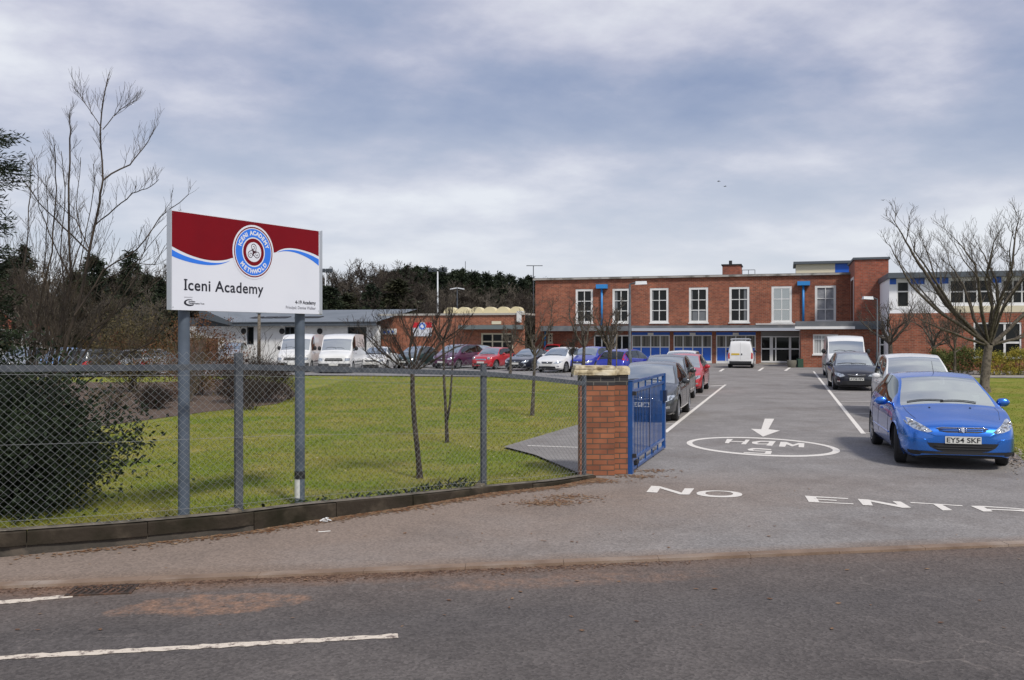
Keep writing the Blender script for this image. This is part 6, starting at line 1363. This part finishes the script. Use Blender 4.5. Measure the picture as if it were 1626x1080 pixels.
# tall many-stemmed shrub at left: main stems follow the photograph, each in its own depth
sh = thing('bare_shrub', 'tall many stemmed bare shrub reaching high above the left fence', 'shrub', (atd(60,600,13.5).x, 13.5, LZ)); r = random.Random(77); stm = MB(); tw_ = MB(); bx, by = atd(60,600,13.5).x, 13.5
def loc(px, py, Z): q_ = atd(px, py, Z); return Vector((q_.x-bx, q_.y-by, q_.z-LZ))
stems = [([(62,760),(72,640),(95,540),(112,440),(108,330),(112,220),(111,180)],13.5,.045),([(66,760),(84,620),(125,480),(142,400),(158,320),(163,285),(158,205),(171,125)],13.2,.045),([(163,285),(205,262),(228,235),(247,201)],13.1,.016),([(160,203),(138,170),(122,142)],13.2,.007),([(162,205),(190,175),(214,160)],13.2,.007),
  ([(150,360),(182,330),(210,308),(232,300),(252,285)],13.3,.012),([(118,500),(165,430),(220,395),(255,345),(300,308)],12.8,.018),([(140,400),(100,360),(60,320),(26,270)],13.8,.018),([(110,440),(86,390),(62,330),(58,250)],13.9,.014),([(56,740),(50,600),(60,500),(82,400),(90,300),(86,230)],14,.03),
  ([(60,720),(40,560),(30,480),(42,400),(46,330),(50,262)],14.4,.024),([(64,740),(110,600),(160,520),(215,470),(260,440)],12.8,.026),([(70,740),(120,620),(190,570),(240,545),(262,520)],12.5,.022),([(64,700),(30,600),(8,520),(-10,430)],13.4,.022),([(110,440),(130,380),(120,330),(128,250)],13.6,.012),
  ([(95,540),(118,470),(130,400),(150,300),(148,260)],13.9,.014),([(80,620),(60,540),(40,470),(20,420),(12,390)],13.1,.016),([(142,400),(120,350),(90,320),(45,262)],13.4,.010),([(120,500),(150,455),(210,420),(246,420),(262,390)],12.9,.012),([(72,640),(88,520),(70,430),(76,340),(72,280)],13.7,.018),
  ([(90,560),(104,480),(96,400),(104,300),(97,240)],13.3,.016),([(84,600),(130,540),(180,500),(215,440),(238,370)],13.0,.016)]
for pts_, Z, w_ in stems:
    k = r.uniform(-.5,.5); P_ = [loc(x, y, Z+k*i/len(pts_)*1.6) for i, (x, y) in enumerate(pts_)]; Q = []
    for i in range(len(P_)-1):
        for j in range(3): Q.append(P_[i].lerp(P_[i+1], j/3)+rv(r)*.012)
    Q.append(P_[-1]); n = len(Q); stm.tube(Q, [w_*(1-i/n*.85)*.62+.0025 for i in range(n)], 6, cap=False)
    sprout(tw_, Q, r, 1, .40, .0052, 15 if w_ > .02 else 9, .0021, .7, .75, .25)
for k in range(64):
    x0 = r.uniform(35,100); x1 = x0+r.gauss(25,75); ty = r.uniform(330,520); Z = r.uniform(13,15); P_ = [loc(62+(x0-62)*.45, 690, Z), loc((x0*2+x1)/3+r.gauss(0,12), 560, Z), loc((x0+x1*2)/3, (520+ty)/2, Z+.1), loc(x1, ty, Z)]
    w_ = r.uniform(.004,.009); Q = []
    for i in range(3):
        for j in range(3): Q.append(P_[i].lerp(P_[i+1], j/3)+rv(r)*.02)
    Q.append(P_[-1]); stm.tube(Q, [w_*(1-i/12)+.001 for i in range(10)], 4, cap=False); sprout(tw_, Q, r, 1, .42, .004, 6, .0021, .5, .75, .3)
stm.build('stems', bark2, sh, smooth=True, fixn=False); tw_.build('twigs', bark4, sh, smooth=True, fixn=False)
# foliage clouds
nr = np.random.default_rng(12)
def leaf_quads(pts, dirs, ln, wd):
    n = len(pts); u = dirs/np.linalg.norm(dirs, axis=1, keepdims=True); a = nr.normal(size=(n,3)); v = np.cross(u, a); v /= np.linalg.norm(v, axis=1, keepdims=True)+1e-9
    L = (ln*nr.uniform(.6,1.3,(n,1))); Wd = (wd*nr.uniform(.6,1.3,(n,1))); V = np.zeros((n,4,3)); V[:,0] = pts; V[:,1] = pts+u*L*.5+v*Wd*.5; V[:,2] = pts+u*L; V[:,3] = pts+u*L*.5-v*Wd*.5; return V
def clumps(n_cl, per, shape, cl_r, ln, wd, upb=0.0, seed=0, outward=.6):
    """clusters scattered through a volume; leaves gathered around each centre, so gaps stay between them"""
    C = shape(n_cl); P_ = np.repeat(C, per, 0)+nr.normal(size=(n_cl*per,3))*np.repeat(cl_r*nr.uniform(.5,1.3,(n_cl,1)), per, 0); cen = C.mean(0); out = (P_-cen); out /= np.linalg.norm(out, axis=1, keepdims=True)+1e-9
    d = nr.normal(size=P_.shape)*.7+out*outward+np.array([0,0,upb]); return leaf_quads(P_, d, ln, wd)
def ellipsoid(cx, cy, cz, rx, ry, rz, shell=.55, lump=.18, zmin=None):
    ph = nr.uniform(0, 6.28, 6)
    def f(n):
        v = nr.normal(size=(n,3)); v /= np.linalg.norm(v, axis=1, keepdims=True); a = np.arctan2(v[:,1], v[:,0]); k = 1+lump*(np.sin(3*a+ph[0])*.5+np.sin(5*a+ph[1]+3*v[:,2])*.5+.6*np.sin(7*v[:,2]+ph[2]+2*a)); rr = (shell+(1-shell)*nr.random(n))**.6*k
        p = np.stack([cx+v[:,0]*rx*rr, cy+v[:,1]*ry*rr, cz+v[:,2]*rz*rr], 1)
        if zmin is not None: p[:,2] = np.where(p[:,2] < zmin, zmin+nr.random(n)*.3*rz, p[:,2])
        return p
    return f
def shrub(name, label, x, y, rx, ry, h, m, n_cl=150, per=40, ln=.06, wd=.03, cl=.10, seed=1, stems=14, cat='shrub', group=None, upb=.2, shell=.35, twig=None, z=LZ, stem_r=.01, lump=.18):
    t = thing(name, label, cat, (x, y, z), 0, group); V = clumps(n_cl, per, ellipsoid(0,0,h*.48,rx,ry,h*.52,shell,lump,zmin=.03), cl, ln, wd, upb); cards('foliage', V, m, t)
    r = random.Random(seed); g = MB()
    for i in range(stems):
        a = r.uniform(0,6.28); q_ = r.uniform(.3,.98); q = limb(g, (r.uniform(-.12,.12)*rx, r.uniform(-.12,.12)*ry, 0), (math.cos(a)*rx*q_, math.sin(a)*ry*q_, h*r.uniform(.45,.98)), stem_r, stem_r*.3, r, .1, 5, 4, up=-.15); sprout(g, q, r, 1, h*.28, stem_r*.5, 4, stem_r*.22, .3, .8)
    g.build('stems', twig or bark2, t, smooth=True, fixn=False); return t
q = atd(18,700,10.8); shrub('evergreen_bush', 'big dark evergreen bush pressed against fence at bottom left', q.x-.85, 11.0, 1.7, 1.15, 1.72, lf_dark, 850, 70, .075, .034, .19, 3, 44, lump=.26, shell=.2, upb=.35)
q = at(150,775,LZ); shrub('evergreen_bush', 'low dark bush growing at the right foot of the big one', q.x+.0, 11.6, .72, .65, 1.05, lf_dark, 200, 45, .055, .024, .12, 4, 26, stem_r=.007, lump=.22)
q = at(392,643,LZ); shrub('rounded_shrub', 'dense dark plum brown rounded shrub on the soil bed', q.x, q.y+1.1, 1.28, 1.1, 1.38, lf_heather, 420, 60, .05, .02, .10, 5, 20, lump=.08, upb=.6)
q = at(232,652,LZ); shrub('low_shrub', 'small low dark plum shrub on the soil bed', q.x, q.y+.6, .58, .5, .66, lf_heather, 120, 50, .05, .02, .08, 6, 10, upb=.6)
q = at(160,655,LZ); shrub('low_shrub', 'low brown twiggy shrub left of the small plum shrub', q.x, q.y+.8, .9, .6, .8, lf_olive, 50, 25, .045, .02, .12, 7, 26, upb=.4)
q = at(290,640,LZ); shrub('twiggy_shrub', 'upright straw coloured twiggy shrub just left of sign post', q.x, q.y+.5, .75, .7, 2.3, lf_olive, 70, 22, .05, .02, .14, 8, 40, twig=bark3, upb=.5, stem_r=.012)
q = at(345,622,LZ); shrub('russet_shrub', 'tall russet brown shrub behind the left sign post', q.x, 33, 1.7, 1.5, 2.9, lf_brown, 230, 34, .085, .04, .17, 9, 40, upb=.3, lump=.25)
q = at(262,615,LZ); shrub('russet_shrub', 'broad russet brown and olive shrub left of the sign', q.x, 35, 1.5, 1.4, 3.3, lf_olive, 210, 34, .085, .04, .19, 10, 46, upb=.3, lump=.28)
q = atd(190,560,54); shrub('russet_shrub', 'orange topped hedge like shrub beyond the bare shrub', q.x, 55, 3.0, 1.2, 2.3, lf_brown, 160, 34, .10, .05, .18, 11, 26, upb=.3)
q = at(455,636,LZ); shrub('low_shrub', 'tiny dark plant at the right tip of the soil bed', q.x, q.y+.3, .3, .25, .28, lf_heather, 20, 30, .05, .02, .05, 12, 6)
# arching branches sprays over the fence near the sign post
q = atd(380,560,26)
t = thing('arching_shrub', 'spray of dark upright twigs arching right of the sign post', 'shrub', (q.x, 26.5, LZ)); g = MB(); r = random.Random(5)
for i in range(34):
    a = r.uniform(-1,1); L_ = r.uniform(1.2,2.5); qq = limb(g, (r.uniform(-.3,.3),r.uniform(-.3,.3),0), (a*1.1+.2, r.uniform(-.6,.6), L_), .012, .004, r, .12, 6, 4, up=-.1); sprout(g, qq, r, 0, .4, .006, 5, .003, .5)
g.build('twigs', bark2, t, smooth=True, fixn=False)
# conifer branch hanging in from the left
t = thing('conifer', 'dark conifer whose branches reach in at the left edge', 'tree', (atd(-75,500,12).x, 12, LZ)); g = MB(); g.tube([(0,0,0),(0,0,2.5),(.05,0,5.4)], [.11,.08,.02], 8); g.build('trunk', bark, t, smooth=True); r = random.Random(8); g = MB(); P_ = []; D_ = []
for z in np.arange(1.9, 4.9, .17):
    for k in range(4):
        a = r.uniform(-1.5,1.5) if k else r.uniform(-.4,.4); L_ = max(.25, (.80 if not 2.75 < z < 3.1 else .62)-abs(z-4.1)*.03+r.uniform(-.14,.10)); 
        if 3.15 < z < 3.5: L_ *= .85
        e_ = Vector((math.cos(a)*L_, math.sin(a)*L_, z-.02+r.uniform(-.10,.12))); q_ = limb(g, (0,0,z), e_, .013, .003, r, .06, 6, 4)
        for i in range(150):
            tt_ = r.uniform(.2,1.05); b_ = Vector((0,0,z)).lerp(e_, min(tt_,1)); s_ = rv(r)*.075; P_.append(tuple(b_+s_)); dd = (e_-Vector((0,0,z))).normalized()*1.0+rv(r)*.8; D_.append(tuple(dd))
g.build('branches', bark2, t, smooth=True, fixn=False); cards('foliage', leaf_quads(np.array(P_), np.array(D_), .085, .016), lf_dark, t)
# hedges on the right
def hedge(label, px0, px1, Z, h, dy, m, n):
    a_ = (px0-CX)/F*Z; b_ = (px1-CX)/F*Z; t = thing('hedge', label, 'hedge', ((a_+b_)/2, Z, 0)); hw = (b_-a_)/2
    def f(k):
        x = nr.uniform(-hw,hw,k); z = h*(1-.95*nr.random(k)**1.7)*(1+.10*np.sin(x*2.1)+.06*np.sin(x*5.3)); y = nr.uniform(-dy,dy,k)*np.sqrt(np.clip(1-(z/h)**3*.7,0,1)); return np.stack([x,y,np.clip(z,.03,None)],1)
    cards('foliage', clumps(n, 34, f, .12, .085, .045, .4), m, t); g = MB(); r = random.Random(3)
    for i in range(24): x = r.uniform(-hw,hw); limb(g, (x,0,0), (x+r.uniform(-.2,.2),r.uniform(-.3,.3),h*.8), .02, .006, r, .1, 4, 4)
    g.build('stems', bark2, t, fixn=False)
hedge('dark green hedge left of the large bare tree trunk', 1484, 1556, 50.5, 1.25, .6, lf_hedge, 260)
hedge('yellow variegated hedge under the ground floor window', 1556, 1660, 49.5, 1.15, .6, lf_yellow, 340)
hedge('low dark hedge running along behind the car park cars', 0, 250, 60, 1.6, .8, lf_olive, 330)
# far woods: three prototypes of each kind, copied
def conifer_proto(seed, h, r0, m, name, label, bushy=1.0):
    r = random.Random(seed); t = thing(name, label, 'tree', (0,-400-seed,0)); g = MB(); g.tube([(0,0,0),(0,0,h*.97)], [h*.02,.03], 7); g.build('trunk', bark, t, smooth=True); P_ = []; D_ = []
    zz = np.sort(nr.uniform(.06,1.0,int(210*bushy))); 
    for z in zz:
        a = nr.uniform(0,6.28); L_ = r0*((1-z)**.75)*nr.uniform(.55,1.12)+.18; k = int(16+40*L_/r0); s = nr.random(k)**.6; d = np.array([math.cos(a), math.sin(a), -.12]); base = np.array([0,0,z*h]); P_.append(base+np.outer(s*L_, d)+nr.normal(size=(k,3))*np.array([.16,.16,.12])*(r0/2.5)); D_.append(np.tile(d, (k,1))+nr.normal(size=(k,3))*.6)
    cards('crown', leaf_quads(np.concatenate(P_), np.concatenate(D_), .42*r0/2.5, .13*r0/2.5), m, t); return t
def bare_proto(seed, h, rx_, label, mt, name='woodland_tree'):
    return bare_tree(name, label, 'tree', (0,-500-seed*3), [(0,0,0),(.1,0,h*.15),(0,0,h*.32)], rx_, h*.42, h*.58, 11, 9, seed, h*.016, 2, .022, None, mt=mt, shoot=.34, flat=.7)
CP = [conifer_proto(1,13,2.6,lf_conif,'conifer','x'), conifer_proto(2,12,3.0,lf_conif,'conifer','x',1.2), conifer_proto(3,11,2.8,lf_con2,'conifer','x')]
BP = [bare_proto(61,11,3.2,'x',bark2), bare_proto(62,12,3.6,'x',bark), bare_proto(63,10,3.0,'x',bark3)]
used = set()
def plant(proto, px, top_y, Z, label, group, wide=1.0):
    h = CH-(top_y-HZ)*Z/F; h0 = {0:13,1:12,2:11}[CP.index(proto)] if proto in CP else {0:11,1:12,2:10}[BP.index(proto)]
    o = proto if proto.name not in used else copy_tree(proto); used.add(proto.name); s = h/h0; o.location = ((px-CX)/F*Z, Z, -.3); o.scale = (s*wide, s*wide, s); o.rotation_euler = (0,0,random.Random(px).uniform(0,6)); tag(o, label, 'tree', group); return o
r = random.Random(15)
G1 = 'dark conifer belt on the horizon'; G2 = 'bare woodland trees in front of the conifer belt'; G3 = 'trees behind the left shrubs'
for i, px in enumerate(np.arange(596, 880, 9.2)):
    ty = float(np.interp(px, [596,630,650,700,760,800,860,880], [432,424,421,425,431,435,441,443]))+r.uniform(-3,3.5); plant(CP[i%2], float(px)+r.uniform(-3,3), ty, 150+r.uniform(-6,6), 'one of the closely packed dark conifers on the horizon', G1, 1.05)
for i, (px, ty, Z) in enumerate([(640,440,132),(672,447,128),(712,452,126),(742,455,130),(772,452,128),(806,458,126),(836,462,124),(660,470,118),(790,470,118),(822,476,118),(735,474,116)]):
    plant(BP[i%3], px, ty, Z, 'brown bare tree standing in front of the dark conifer belt', G2, 1.5)
for i, (px, ty, Z, k) in enumerate([(526,430,125,1),(550,419,128,1),(566,424,124,0),(585,432,122,2),(600,440,120,0),(616,425,126,0),(532,470,112,2),(575,468,112,1),(608,474,112,2)]):
    plant(BP[k], px, ty, Z, 'brown bare tree between the sign and the dark conifers', 'bare woodland trees right of the sign', 1.3)
plant(CP[1], 522, 452, 105, 'dark broad conifer close to the right edge of sign', None, 1.9); plant(CP[2], 553, 462, 108, 'lower brownish conifer right of the sign', None, 1.8); plant(CP[0], 590, 448, 110, 'tall brown green conifer below the bare tops', None, 1.7); plant(CP[2], 630, 440, 112, 'broad conifer at the left end of the dark belt', None, 2.0); plant(CP[1], 505, 470, 100, 'dark conifer partly hidden by the right end of the sign', None, 1.8)
for i, (px, ty, Z, w_) in enumerate([(-8,420,80,1.3),(38,385,84,1.25),(15,405,86,1.4),(150,400,62,1.1),(122,424,66,1.2),(207,394,74,1.15),(232,432,78,1.2),(182,432,80,1.2),(252,436,84,1.5),(272,455,86,1.5)]):
    plant(CP[(1,0,2,1,2,0,1,2,0,2)[i]], px, ty, Z, ['dark conifer cut off by the left picture edge','tall dark conifer behind the bare shrub near the left edge','conifer second from the left edge behind a taller one','broad dark conifer directly behind the tall bare shrub','brownish conifer left of the broad dark one','tall dark conifer midway between shrub and sign','dark conifer just left of the sign','brown green conifer behind the tall one left of sign','small dark conifer at the left edge of sign','lowest conifer half hidden by the sign'][i], None, w_)
for i, (px, ty, Z) in enumerate([(10,440,70),(60,415,72),(95,425,75),(140,430,78),(170,425,82),(200,440,84),(225,425,90),(248,420,92),(75,450,60),(115,455,62),(160,455,60),(215,460,64),(30,450,62)]):
    plant(BP[i%3], px, ty, Z, 'brown bare tree in the thicket behind the left shrubs', G3, 1.4)
for i, px in enumerate(range(280, 520, 22)): plant(BP[i%3], px, 452+r.uniform(-6,6), 118, 'bare tree hidden behind the large sign', 'bare trees behind the large sign', 1.5)
# undergrowth that closes the wood
def belt(name, label, px0, px1, Z, h, m, n):
    a_ = (px0-CX)/F*Z; b_ = (px1-CX)/F*Z
    def f(k):
        x = nr.uniform(a_,b_,k); z = h*(1-nr.random(k)**1.5)*(1+.15*np.sin(x*.6)+.1*np.sin(x*1.7)); return np.stack([x, Z+nr.uniform(-2,2,k), z], 1)
    tag(cards(name, clumps(n, 24, f, .5, .55, .20, .2), m), label, 'undergrowth', kind='stuff')
belt('undergrowth', 'brown undergrowth closing the wood below the conifer belt', 500, 870, 136, 6.5, mat('brown_thicket', (.040,.034,.022), .95, var=((.075,.06,.04), .5, .4, .65, 4)), 2300)
belt('thicket', 'dark thicket behind the left car park cars', -40, 330, 90, 5.5, mat('dark_thicket', (.020,.018,.013), .95, var=((.05,.035,.022), .5, .4, .65, 4)), 1500)
